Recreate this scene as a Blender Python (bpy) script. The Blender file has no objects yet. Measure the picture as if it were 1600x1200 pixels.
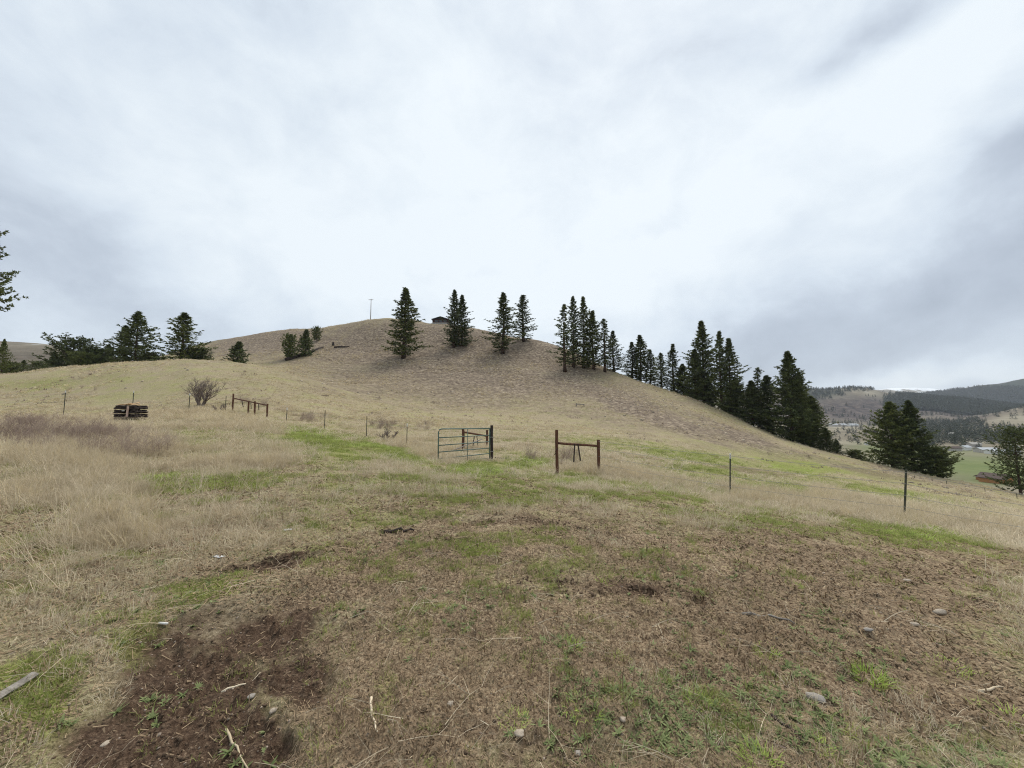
import bpy, math, random
import numpy as np
from mathutils import Vector, Matrix

random.seed(7)
rng = np.random.default_rng(11)
PI = math.pi
C = bpy.context.scene.collection
S = bpy.context.scene

# ------------------------------------------------------------------ camera, sky, sun, exposure
F = 600.0
PITCH = math.radians(4.3)
EYE = 1.6
cam = bpy.data.cameras.new('camera')
cam.sensor_width = 36.0
cam.lens = 36.0 * F / 1600.0
cam.clip_start = 0.05
cam.clip_end = 30000
camo = bpy.data.objects.new('camera', cam)
C.objects.link(camo)
camo.location = (0, 0, EYE)
camo.rotation_euler = (math.radians(90) + PITCH, 0, 0)
S.camera = camo
HAZE = 8.5e-5
SUN_EL, SUN_AZ = 52.0, 18.0        # degrees; azimuth clockwise from +Y

S.view_settings.view_transform = 'Standard'
S.view_settings.look = 'None'
S.view_settings.exposure = 0.36
S.view_settings.gamma = 1.0
S.view_settings.use_curve_mapping = False
S.cycles.use_denoising = True
S.cycles.denoising_input_passes = 'RGB_ALBEDO_NORMAL'
S.cycles.denoising_prefilter = 'NONE'
S.cycles.filter_width = 1.1
S.cycles.max_bounces = 6
S.cycles.diffuse_bounces = 3
S.cycles.transparent_max_bounces = 8
S.cycles.volume_bounces = 0


class NT:
    """small helper around a node tree"""
    def __init__(self, tree):
        self.t = tree
        self.L = tree.links

    def n(self, typ, **kw):
        nd = self.t.nodes.new(typ)
        for k, v in kw.items():
            setattr(nd, k, v)
        return nd

    def put(self, sock, v):
        if isinstance(v, bpy.types.NodeSocket):
            self.L.new(v, sock)
        elif v is not None:
            if hasattr(sock.default_value, '__len__') and not hasattr(v, '__len__'):
                v = (v,) * len(sock.default_value)
            if hasattr(v, '__len__') and len(sock.default_value) == 4 and len(v) == 3:
                v = tuple(v) + (1,)
            sock.default_value = v

    def m(self, op, a, b=None, c=None, clamp=False):
        nd = self.n('ShaderNodeMath', operation=op, use_clamp=clamp)
        for i, v in enumerate((a, b, c)):
            if v is not None:
                self.put(nd.inputs[i], v)
        return nd.outputs[0]

    def noise(self, vec, scale, detail=4, rough=.55, dist=0.0, out='Fac'):
        nd = self.n('ShaderNodeTexNoise')
        self.put(nd.inputs['Vector'], vec)
        nd.inputs['Scale'].default_value = scale
        nd.inputs['Detail'].default_value = detail
        nd.inputs['Roughness'].default_value = rough
        nd.inputs['Distortion'].default_value = dist
        return nd.outputs[out]

    def mix(self, f, a, b, typ='MIX'):
        nd = self.n('ShaderNodeMix', data_type='RGBA', blend_type=typ)
        self.put(nd.inputs[0], f)
        self.put(nd.inputs[6], a)
        self.put(nd.inputs[7], b)
        return nd.outputs[2]

    def rng(self, v, a, b, c=0.0, d=1.0, smooth=False):
        nd = self.n('ShaderNodeMapRange')
        if smooth:
            nd.interpolation_type = 'SMOOTHSTEP'
        self.put(nd.inputs['Value'], v)
        for k, x in zip(('From Min', 'From Max', 'To Min', 'To Max'), (a, b, c, d)):
            nd.inputs[k].default_value = x
        return nd.outputs[0]

    def ramp(self, v, stops):
        nd = self.n('ShaderNodeValToRGB')
        e = nd.color_ramp.elements
        while len(e) < len(stops):
            e.new(.5)
        for i, (p, col) in enumerate(stops):
            e[i].position = p
            e[i].color = tuple(col) + (1,)
        self.put(nd.inputs[0], v)
        return nd.outputs[0]

    def vm(self, op, a, b=None):
        nd = self.n('ShaderNodeVectorMath', operation=op)
        self.put(nd.inputs[0], a)
        if b is not None:
            self.put(nd.inputs[1], b)
        return nd.outputs[0]


def pix_dir(px, py):
    u = (px - 800.0) / F
    v = (600.0 - py) / F
    c, s = math.cos(PITCH), math.sin(PITCH)
    return np.array([u, c - v * s, s + v * c])


def pix_azel(px, py):
    d = pix_dir(px, py)
    return math.atan2(d[0], d[1]), math.atan2(d[2], math.hypot(d[0], d[1]))


W = bpy.data.worlds.new('World')
S.world = W
W.use_nodes = True
W.node_tree.nodes.clear()
w = NT(W.node_tree)
tc = w.n('ShaderNodeTexCoord').outputs['Generated']
sep = w.n('ShaderNodeSeparateXYZ')
w.L.new(tc, sep.inputs[0])
X_, Y_, Z_ = sep.outputs
zz = w.m('MAXIMUM', Z_, 0.0)
den = w.m('ADD', zz, 0.42)
comb = w.n('ShaderNodeCombineXYZ')
w.put(comb.inputs[0], w.m('DIVIDE', X_, den))
w.put(comb.inputs[1], w.m('DIVIDE', Y_, den))
plane = w.vm('MULTIPLY', tc, (1.9, 1.9, 2.3))
warp = w.noise(plane, 1.1, 5, .55, out='Color')
warp = w.vm('SUBTRACT', warp, (.5, .5, .5))
az = w.m('ARCTAN2', X_, Y_)
el = w.m('ARCTAN2', Z_, w.m('SQRT', w.m('ADD', w.m('MULTIPLY', X_, X_), w.m('MULTIPLY', Y_, Y_))))
ws = w.n('ShaderNodeSeparateXYZ')
w.L.new(warp, ws.inputs[0])
az2 = w.m('ADD', az, w.m('MULTIPLY', ws.outputs[0], 0.42))
el2 = w.m('ADD', el, w.m('MULTIPLY', ws.outputs[1], 0.22))
big = w.noise(plane, .9, 6, .5, .5)
streak = w.noise(w.vm('MULTIPLY', plane, (1.0, 1.0, 1.15)), 2.6, 10, .60, .25)
val = w.m('ADD', w.m('MULTIPLY', w.m('SUBTRACT', big, .5), 0.55), w.m('MULTIPLY', w.m('SUBTRACT', streak, .5), 1.05))
val = w.m('ADD', val, 0.66)
# bright and dark cloud banks: px, py, half width, half height (pixels), tilt (deg, + rises to the right), weight
for (bx, by, rx, ry, tilt, wt) in (
        (60, 330, 300, 170, -10, -0.30), (200, 480, 330, 90, 0, -0.16),
        (-40, 30, 260, 120, 0, 0.10), (640, 290, 330, 190, 20, 0.32), (760, 450, 300, 90, 0, 0.22),
        (1130, 300, 260, 110, 24, 0.34), (1430, 130, 220, 90, 30, 0.34), (1000, 90, 260, 110, 15, -0.16),
        (1560, 215, 190, 45, 22, -0.42), (1380, 20, 110, 40, 10, -0.34), (1420, 480, 380, 100, 16, -0.40), (1600, 400, 220, 120, 15, -0.20),
        (1230, 560, 220, 60, 5, -0.18), (1420, 603, 260, 16, 2, 0.42), (1050, 345, 80, 22, 12, -0.26), (840, 395, 60, 24, 0, -0.16)):
    a0, e0 = pix_azel(bx, by)
    a1, _ = pix_azel(bx + 5, by)
    _, e1 = pix_azel(bx, by - 5)
    ka, ke = (a1 - a0) / 5, (e1 - e0) / 5
    t = math.radians(tilt)
    dx = w.m('DIVIDE', w.m('SUBTRACT', az2, a0), ka)
    dy = w.m('DIVIDE', w.m('SUBTRACT', el2, e0), ke)
    p = w.m('ADD', w.m('MULTIPLY', dx, math.cos(t) / rx), w.m('MULTIPLY', dy, math.sin(t) / rx))
    q = w.m('ADD', w.m('MULTIPLY', dx, -math.sin(t) / ry), w.m('MULTIPLY', dy, math.cos(t) / ry))
    d2 = w.m('ADD', w.m('MULTIPLY', p, p), w.m('MULTIPLY', q, q))
    g = w.m('EXPONENT', w.m('MULTIPLY', d2, -1.0))
    val = w.m('ADD', val, w.m('MULTIPLY', g, wt))
ccol = w.ramp(val, [(0.0, (.34, .385, .455)), (.35, (.44, .495, .57)), (.62, (.57, .635, .705)), (.85, (.665, .725, .775)), (1.0, (.715, .77, .81))])
sky = w.n('ShaderNodeTexSky', sky_type='NISHITA', sun_disc=False)
sky.sun_elevation = math.radians(SUN_EL)
sky.sun_rotation = math.radians(SUN_AZ)
bg1 = w.n('ShaderNodeBackground')
w.put(bg1.inputs[0], sky.outputs[0])
bg1.inputs[1].default_value = 0.08
bg2 = w.n('ShaderNodeBackground')
w.put(bg2.inputs[0], ccol)
bg2.inputs[1].default_value = 1.0
mx = w.n('ShaderNodeMixShader')
mx.inputs[0].default_value = 0.93
w.L.new(bg1.outputs[0], mx.inputs[1])
w.L.new(bg2.outputs[0], mx.inputs[2])
wo = w.n('ShaderNodeOutputWorld')
w.L.new(mx.outputs[0], wo.inputs[0])

sl = bpy.data.lights.new('sun', 'SUN')
sl.energy = 2.4
sl.angle = math.radians(32)
sl.color = (1.0, .93, .82)
so = bpy.data.objects.new('sun', sl)
C.objects.link(so)
sd = Vector((math.sin(math.radians(SUN_AZ)) * math.cos(math.radians(SUN_EL)), math.cos(math.radians(SUN_AZ)) * math.cos(math.radians(SUN_EL)), math.sin(math.radians(SUN_EL))))
so.rotation_euler = sd.to_track_quat('Z', 'Y').to_euler()
so.location = (0, 0, 50)


# ------------------------------------------------------------------ numpy noise
def _hash(ix, iy, seed):
    h = (ix.astype(np.int64) * 374761393 + iy.astype(np.int64) * 668265263 + seed * 974634777) & 0xFFFFFFFF
    h = ((h ^ (h >> 13)) * 1274126177) & 0xFFFFFFFF
    return ((h ^ (h >> 16)) & 0xFFFF) / 65535.0


def vnoise(x, y, seed=0):
    x0 = np.floor(x); y0 = np.floor(y)
    fx = x - x0; fy = y - y0
    fx = fx * fx * fx * (fx * (fx * 6 - 15) + 10); fy = fy * fy * fy * (fy * (fy * 6 - 15) + 10)
    a = _hash(x0, y0, seed); b = _hash(x0 + 1, y0, seed)
    c = _hash(x0, y0 + 1, seed); d = _hash(x0 + 1, y0 + 1, seed)
    return (a + (b - a) * fx) * (1 - fy) + (c + (d - c) * fx) * fy - .5


def fbm(x, y, octv=4, seed=0, gain=.5):
    r = 0; a = 1; t = 0
    c, s = math.cos(.6), math.sin(.6)
    for i in range(octv):
        r = r + a * vnoise(x, y, seed + i * 17)
        t += a; a *= gain
        x, y = (x * c - y * s) * 2.03 + 11.3, (x * s + y * c) * 2.03 + 4.7
    return r / t


# ------------------------------------------------------------------ terrain from feature lines
# every feature line: knots (px, Y, row or None, z or None); px/row are where the survey point shows in the photograph
def K(px, Y, py=None, z=None):
    if z is None:
        d = pix_dir(px, py)
        k = Y / d[1]
        return (math.atan2(d[0], d[1]), math.hypot(d[0], d[1]) * k, d[2] / math.hypot(d[0], d[1]))
    u = (px - 800) / F
    r = Y * math.hypot(1, u)
    return (math.atan2(u, 1), r, (z - EYE) / r)


def line(*kn):
    return np.array([K(*k) for k in kn])


Zk = lambda px, Y, z: (px, Y, None, z)
feats = [
    line(Zk(-200, 2.6, .18), Zk(400, 3.2, .04), Zk(800, 3.5, 0), Zk(1200, 3.3, -.12), Zk(1600, 3.0, -.30), Zk(1800, 2.8, -.4)),
    line(Zk(-200, 7.5, .62), Zk(0, 8, .55), Zk(400, 8, .28), Zk(800, 8.5, -.12), Zk(1200, 8, -.55), Zk(1600, 7, -1.0), Zk(1800, 6.8, -1.25)),
    line((-200, 33, 640), (0, 34, 644), (100, 33, 646), (207, 33, 643), (300, 32, 640), (363, 32, 642), (417, 29, 652), (448, 28, 660),
         (572, 24, 682), (636, 21, 696), (700, 17.5, 712), (768, 16.5, 719), (870, 15.2, 738), (935, 15, 741), (1022, 14.2, 754),
         (1141, 13, 778), (1265, 12.2, 791), (1418, 11.5, 814), (1600, 11, 842), (1800, 10.8, 872)),
    line((-200, 58, 588), (0, 60, 583), (100, 62, 574), (200, 62, 566), (300, 62, 561.5), (350, 62, 565), (400, 62, 572), (450, 60, 586), (500, 57, 604),
         (560, 54, 625), (600, 50, 638), (700, 48, 655), (800, 46, 664), (900, 43, 674), (1000, 41, 684), (1100, 39, 700), (1200, 37, 722),
         (1300, 35, 740), (1400, 33, 760), (1500, 32, 777), (1600, 30, 797), (1800, 28, 830)),
    line((-200, 85, 602), (0, 85, 596), (100, 86, 588), (200, 86, 580), (300, 86, 573), (350, 86, 572), (400, 86, 577), (450, 86, 583), (500, 84, 590),
         (600, 84, 596), (700, 84, 600), (800, 82, 606), (900, 78, 618), (1000, 73, 634), (1100, 66, 662), (1200, 58, 697), (1300, 54, 723),
         (1400, 50, 747), (1500, 48, 763), (1600, 45, 783), (1800, 42, 812)),
    line((-200, 120, 590), (0, 120, 584), (200, 118, 574), (300, 118, 562), (350, 118, 560), (400, 118, 556), (450, 118, 552), (500, 116, 554), (600, 115, 556),
         (700, 114, 555), (800, 110, 562), (850, 108, 570), (900, 104, 582), (1000, 94, 610), (1100, 84, 644), (1200, 73, 683), (1300, 66, 714), (1400, 60, 741),
         (1500, 57, 758), (1600, 53, 779), (1800, 50, 808)),
    line((-200, 200, 585), (0, 200, 578), (200, 200, 568), (280, 200, 550), (310, 200, 540), (345, 195, 532), (400, 190, 524), (455, 182, 515.5), (500, 172, 514.5), (530, 166, 508),
         (570, 158, 500.5), (600, 155, 497.5), (640, 153, 499.5), (670, 151, 507), (705, 150, 509), (740, 148, 514), (770, 146, 521), (800, 142, 529), (840, 138, 533),
         (865, 135, 539.5), (900, 128, 552), (957, 118, 581), (1000, 112, 597), (1085, 100, 626), (1150, 92, 653), (1225, 84, 685), (1300, 78, 708), (1350, 75, 721),
         (1420, 71, 738), (1487, 68, 751), (1600, 62, 775), (1800, 58, 800)),
    line((-200, 290, 590), (0, 290, 580), (200, 290, 575), (400, 250, 545), (600, 200, 520), (705, 190, 530), (800, 180, 550), (900, 165, 580), (1000, 145, 625), (1085, 130, 665),
         (1225, 108, 745), (1300, 103, 775), (1420, 96, 800), (1487, 94, 812), (1600, 90, 830), (1800, 85, 850)),
    line(Zk(-200, 340, 60), Zk(0, 340, 50), Zk(300, 330, 35), Zk(600, 300, 20), Zk(900, 250, -5), Zk(1100, 205, -28), Zk(1300, 190, -33), Zk(1500, 175, -33), Zk(1600, 170, -33), Zk(1800, 165, -33)),
    line((-200, 450, 528), (0, 450, 535), (60, 450, 538), (90, 450, 542), (130, 450, 553), (200, 450, 562), (300, 450, 562), Zk(450, 440, 30), Zk(700, 400, 10), Zk(1000, 380, -20), Zk(1200, 370, -32),
         Zk(1300, 360, -33), Zk(1500, 350, -34), Zk(1600, 345, -34), Zk(1800, 340, -34)),
    line(Zk(-200, 700, 60), Zk(300, 700, 40), Zk(700, 700, 0), Zk(1200, 680, -31), Zk(1400, 660, -31), Zk(1500, 640, -31), Zk(1600, 600, -31), Zk(1800, 550, -31)),
    line(Zk(-200, 900, 50), Zk(300, 900, 30), Zk(900, 900, -10), Zk(1250, 880, -27), Zk(1400, 850, -26), (1450, 850, 663), (1500, 850, 660), (1550, 850, 646), (1600, 830, 634), (1800, 800, 615)),
    line(Zk(-200, 1150, 40), Zk(900, 1150, -10), (1250, 1100, 657), (1400, 1080, 655), (1460, 1080, 648), (1500, 1080, 652), (1600, 1050, 650), (1800, 1000, 640)),
    line(Zk(-200, 1500, 40), Zk(900, 1500, 0), (1200, 1500, 608), (1270, 1500, 609), (1300, 1500, 611), (1325, 1500, 607.5), (1345, 1500, 608), (1365, 1500, 610), (1400, 1480, 618), (1450, 1450, 624),
         (1500, 1400, 628), (1560, 1350, 635), (1600, 1300, 641), (1800, 1250, 650)),
    line(Zk(-200, 1850, 30), Zk(900, 1850, 0), (1250, 1850, 632), (1400, 1800, 640), (1500, 1750, 650), (1600, 1700, 655), (1800, 1600, 660)),
    line(Zk(-200, 2300, 30), Zk(900, 2300, 20), (1300, 2300, 640), (1380, 2300, 630), (1430, 2250, 620), (1450, 2250, 616.5), (1500, 2200, 607), (1550, 2150, 600), (1600, 2100, 593), (1700, 2000, 582), (1800, 1900, 575)),
    line(Zk(-200, 2900, 30), Zk(900, 2900, 10), (1300, 2900, 640), (1500, 2800, 625), (1600, 2700, 615), (1800, 2500, 600)),
    line(Zk(-200, 3400, 30), Zk(900, 3500, 10), (1200, 3600, 632), (1340, 3600, 612), (1380, 3600, 608), (1400, 3600, 606), (1420, 3600, 605.5), (1440, 3600, 606.5), (1465, 3600, 608), (1500, 3600, 612), (1600, 3500, 625), (1800, 3200, 630)),
    line(Zk(-200, 4200, 20), Zk(900, 4600, 0), Zk(1400, 4600, 0), Zk(1800, 3700, 0)),
]
R_OUT = 7600.0
azv = np.radians(np.concatenate([np.linspace(-180, -63, 46)[:-1], np.linspace(-63, 63, 660), np.linspace(63, 180, 46)[1:]]))
rv = np.concatenate([[0.15, .4, .7, 1.0], np.geomspace(1.2, 14, 300), np.geomspace(14, 220, 200)[1:], np.geomspace(220, R_OUT, 110)[1:]])


def feat_cols(ft):
    a, r, e = ft[:, 0], ft[:, 1], ft[:, 2]
    m0, m1 = a[0], a[-1]
    mid_r, mid_e = (r[0] + r[-1]) / 2, (e[0] + e[-1]) / 2
    # dense evaluation, smoothed over azimuth
    da = np.linspace(m0, m1, 1400)
    dr, de = np.interp(da, a, r), np.interp(da, a, e)
    k = np.hanning(19); k /= k.sum()
    pad = lambda q: np.convolve(np.pad(q, 9, mode='reflect', reflect_type='odd'), k, 'valid')
    dr, de = pad(dr), pad(de)
    R = np.interp(azv, da, dr); E = np.interp(azv, da, de)
    t = np.where(azv > m1, (azv - m1) / (PI - m1), np.where(azv < m0, (m0 - azv) / (PI + m0), 0))
    t = t * t * (3 - 2 * t)
    return R + (mid_r - R) * t, E + (mid_e - E) * t


fr, fe = zip(*[feat_cols(f) for f in feats])
fr = np.array(fr); fe = np.array(fe)
fz = EYE + fe * fr


def pchip(x, y, xq):
    h = np.diff(x); d = np.diff(y) / h
    m = np.zeros_like(y)
    w1 = 2 * h[1:] + h[:-1]; w2 = h[1:] + 2 * h[:-1]
    ok = (d[:-1] * d[1:]) > 0
    with np.errstate(divide='ignore', invalid='ignore'):
        hm = (w1 + w2) / (w1 / d[:-1] + w2 / d[1:])
    m[1:-1] = np.where(ok, hm, 0)
    m[0], m[-1] = d[0], d[-1]
    i = np.clip(np.searchsorted(x, xq) - 1, 0, len(x) - 2)
    t = (xq - x[i]) / h[i]
    return ((1 + 2 * t) * (1 - t) ** 2) * y[i] + t * (1 - t) ** 2 * h[i] * m[i] + t * t * (3 - 2 * t) * y[i + 1] + t * t * (t - 1) * h[i] * m[i + 1]


Z = np.zeros((len(rv), len(azv)))
for j in range(len(azv)):
    x = np.concatenate([[0], fr[:, j], [R_OUT + 10]])
    y = np.concatenate([[0], fz[:, j], [0]])
    for q in range(1, len(x)):
        if x[q] <= x[q - 1]:
            x[q] = x[q - 1] * 1.02 + .01
    Z[:, j] = pchip(x, y, rv)
GX = rv[:, None] * np.sin(azv)[None]
GY = rv[:, None] * np.cos(azv)[None]


def project(x, y, z):
    c, s = math.cos(PITCH), math.sin(PITCH)
    zz = z - EYE
    d = y * c + zz * s
    u = -y * s + zz * c
    d = np.where(d > .05, d, .05)
    return 800 + F * x / d, 600 - F * u / d


# ground cover zones: where the survey of the photograph shows each kind of ground (cx, cy, rx, ry, tilt deg (+ = down to right), strength)
GREEN = [(780, 765, 420, 45, 0, .42), (1250, 745, 300, 34, 6, .42), (480, 700, 200, 34, 8, .42), (250, 600, 260, 24, 0, .3), (1100, 930, 500, 160, 5, .27), (1250, 820, 260, 24, 5, .45), (500, 860, 160, 30, 0, .3), (820, 775, 260, 16, 0, .6), (700, 745, 200, 16, 0, .5), (1120, 765, 200, 16, 4, .55), (560, 815, 220, 20, 0, .45), (1200, 715, 220, 20, 6, .45), (1350, 745, 150, 14, 8, .5), (1000, 700, 200, 14, 5, .4), (330, 752, 140, 16, 0, 1.0), (490, 690, 75, 20, 12, 1.0), (600, 705, 80, 16, 14, .9), (740, 735, 70, 14, 0, 1.0), (700, 768, 55, 12, 0, .7), (830, 724, 45, 12, 0, .9),
         (755, 860, 55, 16, 0, 1.0), (880, 885, 60, 18, 0, .5), (70, 1090, 100, 75, 0, .75), (235, 1010, 70, 35, -15, .8), (140, 960, 70, 20, 0, .5), (330, 925, 90, 26, -8, .75), (205, 870, 40, 12, 0, .7),
         (610, 1080, 24, 46, 10, .5), (640, 985, 50, 30, 0, .45), (1420, 835, 150, 20, 8, .85), (1080, 712, 110, 14, 8, .75), (1240, 730, 90, 12, 6, 1.0), (1100, 735, 120, 10, 6, .6),
         (1400, 770, 160, 14, 6, .65), (1000, 690, 80, 12, 4, .4), (1500, 795, 120, 20, 5, .45), (950, 775, 140, 16, 0, .5), (520, 790, 120, 18, 0, .3), (840, 840, 110, 26, 0, .4),
         (60, 600, 110, 14, 0, .5), (170, 592, 80, 8, 0, .4), (430, 590, 90, 12, 12, .3), (1150, 1110, 180, 70, 0, .4), (580, 760, 120, 12, 0, .4), (1140, 800, 160, 12, 3, .6), (620, 905, 50, 14, 0, .5),
         (440, 920, 60, 15, 0, .4), (1020, 870, 60, 12, 0, .4), (320, 690, 40, 8, 0, .5), (600, 640, 100, 14, 8, .25), (1000, 1150, 120, 50, 0, .3), (1500, 1150, 140, 50, 0, .35)]
DIRT = [(340, 1085, 150, 110, -30, 1.4), (260, 1170, 130, 80, 0, 1.3), (440, 985, 110, 50, -15, 1.0), (490, 1055, 80, 50, 0, 1.0), (560, 985, 80, 30, -20, .55), (400, 1150, 110, 70, 0, 1.25),
        (1180, 1000, 330, 90, 15, .3), (1450, 960, 230, 110, 12, .28), (1000, 920, 110, 16, 8, .7), (420, 880, 75, 14, -12, .9), (1200, 860, 360, 36, 7, .3), (820, 815, 130, 10, 0, .55),
        (1180, 737, 95, 7, 8, .5), (1300, 760, 120, 8, 8, .3), (1390, 745, 70, 5, 10, .45), (560, 700, 60, 8, 10, .4), (700, 815, 200, 12, 0, .35), (1480, 1100, 220, 90, 5, .3), (950, 1150, 160, 60, 0, .5)]
LITTER = [(1250, 960, 480, 170, 6, 1.0), (900, 1000, 420, 190, 0, .7), (620, 880, 170, 60, -8, .9), (700, 1110, 210, 110, 0, .9), (520, 930, 130, 45, -15, .8), (1000, 1000, 330, 110, 5, .6), (1100, 880, 500, 50, 6, .75), (1350, 1020, 330, 180, 0, .6), (850, 830, 260, 30, 0, .6),
          (720, 790, 170, 16, 0, .45), (360, 880, 110, 30, 0, .4), (1010, 1150, 450, 90, 0, .4)]
BROWN = [(420, 535, 140, 30, -8, .95), (700, 600, 330, 45, 3, .75), (900, 640, 260, 24, 12, .5), (700, 540, 330, 55, 0, 1.0), (760, 590, 330, 35, 6, .9), (1000, 640, 190, 26, 22, .95), (1160, 685, 130, 16, 22, .85), (560, 590, 110, 30, 10, .75), (1290, 722, 130, 8, 16, .8), (540, 545, 160, 40, 0, .8), (1450, 752, 130, 8, 14, .6),
         (350, 545, 90, 20, 0, .35), (850, 560, 130, 30, 15, .9)]


def zsum(lst, px, py, wx, wy, lo=.25, hi=1.4):
    out = np.zeros_like(px)
    for (cx, cy, rx, ry, tilt, st) in lst:
        t = math.radians(tilt)
        dx, dy = px - cx, py - cy
        p = (dx * math.cos(t) + dy * math.sin(t)) / rx
        q = (-dx * math.sin(t) + dy * math.cos(t)) / ry
        d = np.sqrt((p + wx) ** 2 + (q + wy) ** 2)
        k = np.clip((hi - d) / (hi - lo), 0, 1)
        out = np.maximum(out, k * k * (3 - 2 * k) * st)
    return out


def zones(x, y, z):
    r = np.hypot(x, y)
    px, py = project(x, y, z)
    k = 1.0 / np.clip(r, 1.5, 60)      # patches get larger further off
    u, v = x * k * 3, y * k * 3
    wx = fbm(x * 1.1, y * 1.1, 3, 5) * np.clip(8 / r, 0, 1) * .9 + fbm(x * .2, y * .2, 3, 7) * .8
    wy = fbm(x * 1.1, y * 1.1, 3, 6) * np.clip(8 / r, 0, 1) * .9 + fbm(x * .2, y * .2, 3, 8) * .8
    far = y > 150
    g = zsum(GREEN, px, py, wx, wy); d = zsum(DIRT, px, py, wx, wy); l = zsum(LITTER, px, py, wx, wy)
    b = zsum(BROWN, px, py, wx * .6, wy * .6)
    front = (y > .3)
    for q in (g, d, l, b):
        q *= front
    return np.clip(g, 0, 1), np.clip(d, 0, 1.1), np.clip(l, 0, 1), np.clip(b, 0, 1) * (r > 40)


zg, zd, zl, zb = zones(GX, GY, Z)
# relief
RR = np.hypot(GX, GY)
near = np.clip((16 - RR) / 8, 0, 1)
Z += fbm(GX * .35, GY * .35, 4, 21) * .22 * np.clip(RR / 10, 0, 1) * np.clip((60 - RR) / 40, 0, 1)
Z += fbm(GX * .06, GY * .06, 5, 31) * np.clip((RR - 25) / 60, 0, 1) * 1.1 * np.clip((400 - RR) / 200, 0, 1)
Z += fbm(GX * .3, GY * .3, 4, 33) * np.clip((RR - 25) / 60, 0, 1) * .5 * np.clip((400 - RR) / 200, 0, 1)
Z += fbm(GX * .006, GY * .006, 6, 41, .55) * np.clip((RR - 800) / 800, 0, 1) * 22
Z += fbm(GX * 1.7, GY * 1.7, 4, 51) * .085 * near
Z += fbm(GX * 9, GY * 9, 4, 61, .6) * near * (.035 + .03 * np.clip(zd, 0, 1))
clod = np.maximum(0, fbm(GX * 16, GY * 16, 3, 71) - .06) * near
Z += clod * .16 * np.clip(zd + zl * .55, 0, 1)
Z -= .05 * np.clip(zd, 0, 1) * near
# broken soil ridges / ruts (photo positions of their middle line, half width px)
RUTS = [([(330, 905), (370, 888), (420, 880), (455, 870), (495, 865)], 9, .09), ([(815, 912), (860, 908), (920, 912), (960, 918), (1010, 922), (1060, 936), (1100, 940)], 9, .08),
        ([(765, 815), (820, 814), (880, 820), (950, 834)], 5, .07), ([(600, 832), (645, 830)], 4, .06), ([(670, 844), (730, 842), (790, 838)], 4, .05)]
PX, PY = project(GX, GY, Z)
rutmask = np.zeros_like(Z)
for pts, hw, dep in RUTS:
    dm = np.full(Z.shape, 1e9); side = np.zeros_like(Z)
    for (ax, ay), (bx, by) in zip(pts[:-1], pts[1:]):
        ex, ey = bx - ax, by - ay
        t = np.clip(((PX - ax) * ex + (PY - ay) * ey) / (ex * ex + ey * ey), 0, 1)
        dd = np.hypot((PX - ax - t * ex) * .6, PY - ay - t * ey)
        side = np.where(dd < dm, PY - ay - t * ey, side)
        dm = np.minimum(dm, dd)
    dm = dm + fbm(GX * 6, GY * 6, 3, 81) * hw * 2.2
    k = np.clip(1 - np.abs(dm) / hw, 0, 1) * (GY > .5) * near
    br = np.clip(fbm(GX * 4, GY * 4, 3, 82) * 5 + .45, 0, 1)
    Z += np.where(side < 0, 1.0, -.6) * k * dep * br * .42
    rutmask = np.maximum(rutmask, k * br)
zd = np.clip(zd + rutmask * .3, 0, 1.1)
ZN = Z


def hgt(x, y):
    x = np.asarray(x, float); y = np.asarray(y, float)
    r = np.clip(np.hypot(x, y), rv[0], rv[-1] * .999); a = np.arctan2(x, y)
    i = np.clip(np.searchsorted(rv, r) - 1, 0, len(rv) - 2); j = np.clip(np.searchsorted(azv, a) - 1, 0, len(azv) - 2)
    t = (r - rv[i]) / (rv[i + 1] - rv[i]); u = (a - azv[j]) / (azv[j + 1] - azv[j])
    return (ZN[i, j] * (1 - t) + ZN[i + 1, j] * t) * (1 - u) + (ZN[i, j + 1] * (1 - t) + ZN[i + 1, j + 1] * t) * u


def hit(px, py, rmin=1.3, rmax=6000):
    """where the sight line through that survey point meets the terrain"""
    d = pix_dir(px, py)
    d = d / math.hypot(d[0], d[1])
    r = np.geomspace(rmin, rmax, 5000)
    dz = EYE + d[2] * r - hgt(d[0] * r, d[1] * r)
    k = np.nonzero(dz <= 0)[0]
    if len(k) == 0:
        k = [int(np.argmin(dz))]
    q = r[k[0]]
    return Vector((d[0] * q, d[1] * q, float(hgt(d[0] * q, d[1] * q))))


def at_depth(px, py, Y):
    d = pix_dir(px, py)
    k = Y / d[1]
    return Vector((d[0] * k, Y, EYE + d[2] * k))


# ------------------------------------------------------------------ materials
def new_mat(name):
    m = bpy.data.materials.new(name)
    m.use_nodes = True
    m.node_tree.nodes.clear()
    return m, NT(m.node_tree)


def finish(m, t, col, rough=.9, bump=None, bstr=.3, bdist=.02, spec=.2, metal=0.0, transl=0.0):
    b = t.n('ShaderNodeBsdfPrincipled')
    t.put(b.inputs['Base Color'], col)
    t.put(b.inputs['Roughness'], rough)
    b.inputs['Specular IOR Level'].default_value = spec
    b.inputs['Metallic'].default_value = metal
    if bump is not None:
        bn = t.n('ShaderNodeBump')
        bn.inputs['Strength'].default_value = bstr
        bn.inputs['Distance'].default_value = bdist
        t.put(bn.inputs['Height'], bump)
        t.L.new(bn.outputs[0], b.inputs['Normal'])
    out = t.n('ShaderNodeOutputMaterial')
    sh = b.outputs[0]
    if transl:
        tr = t.n('ShaderNodeBsdfTranslucent')
        t.put(tr.inputs[0], col)
        mx = t.n('ShaderNodeMixShader')
        mx.inputs[0].default_value = transl
        t.L.new(sh, mx.inputs[1]); t.L.new(tr.outputs[0], mx.inputs[2])
        sh = mx.outputs[0]
    t.L.new(sh, out.inputs[0])
    return m


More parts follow.
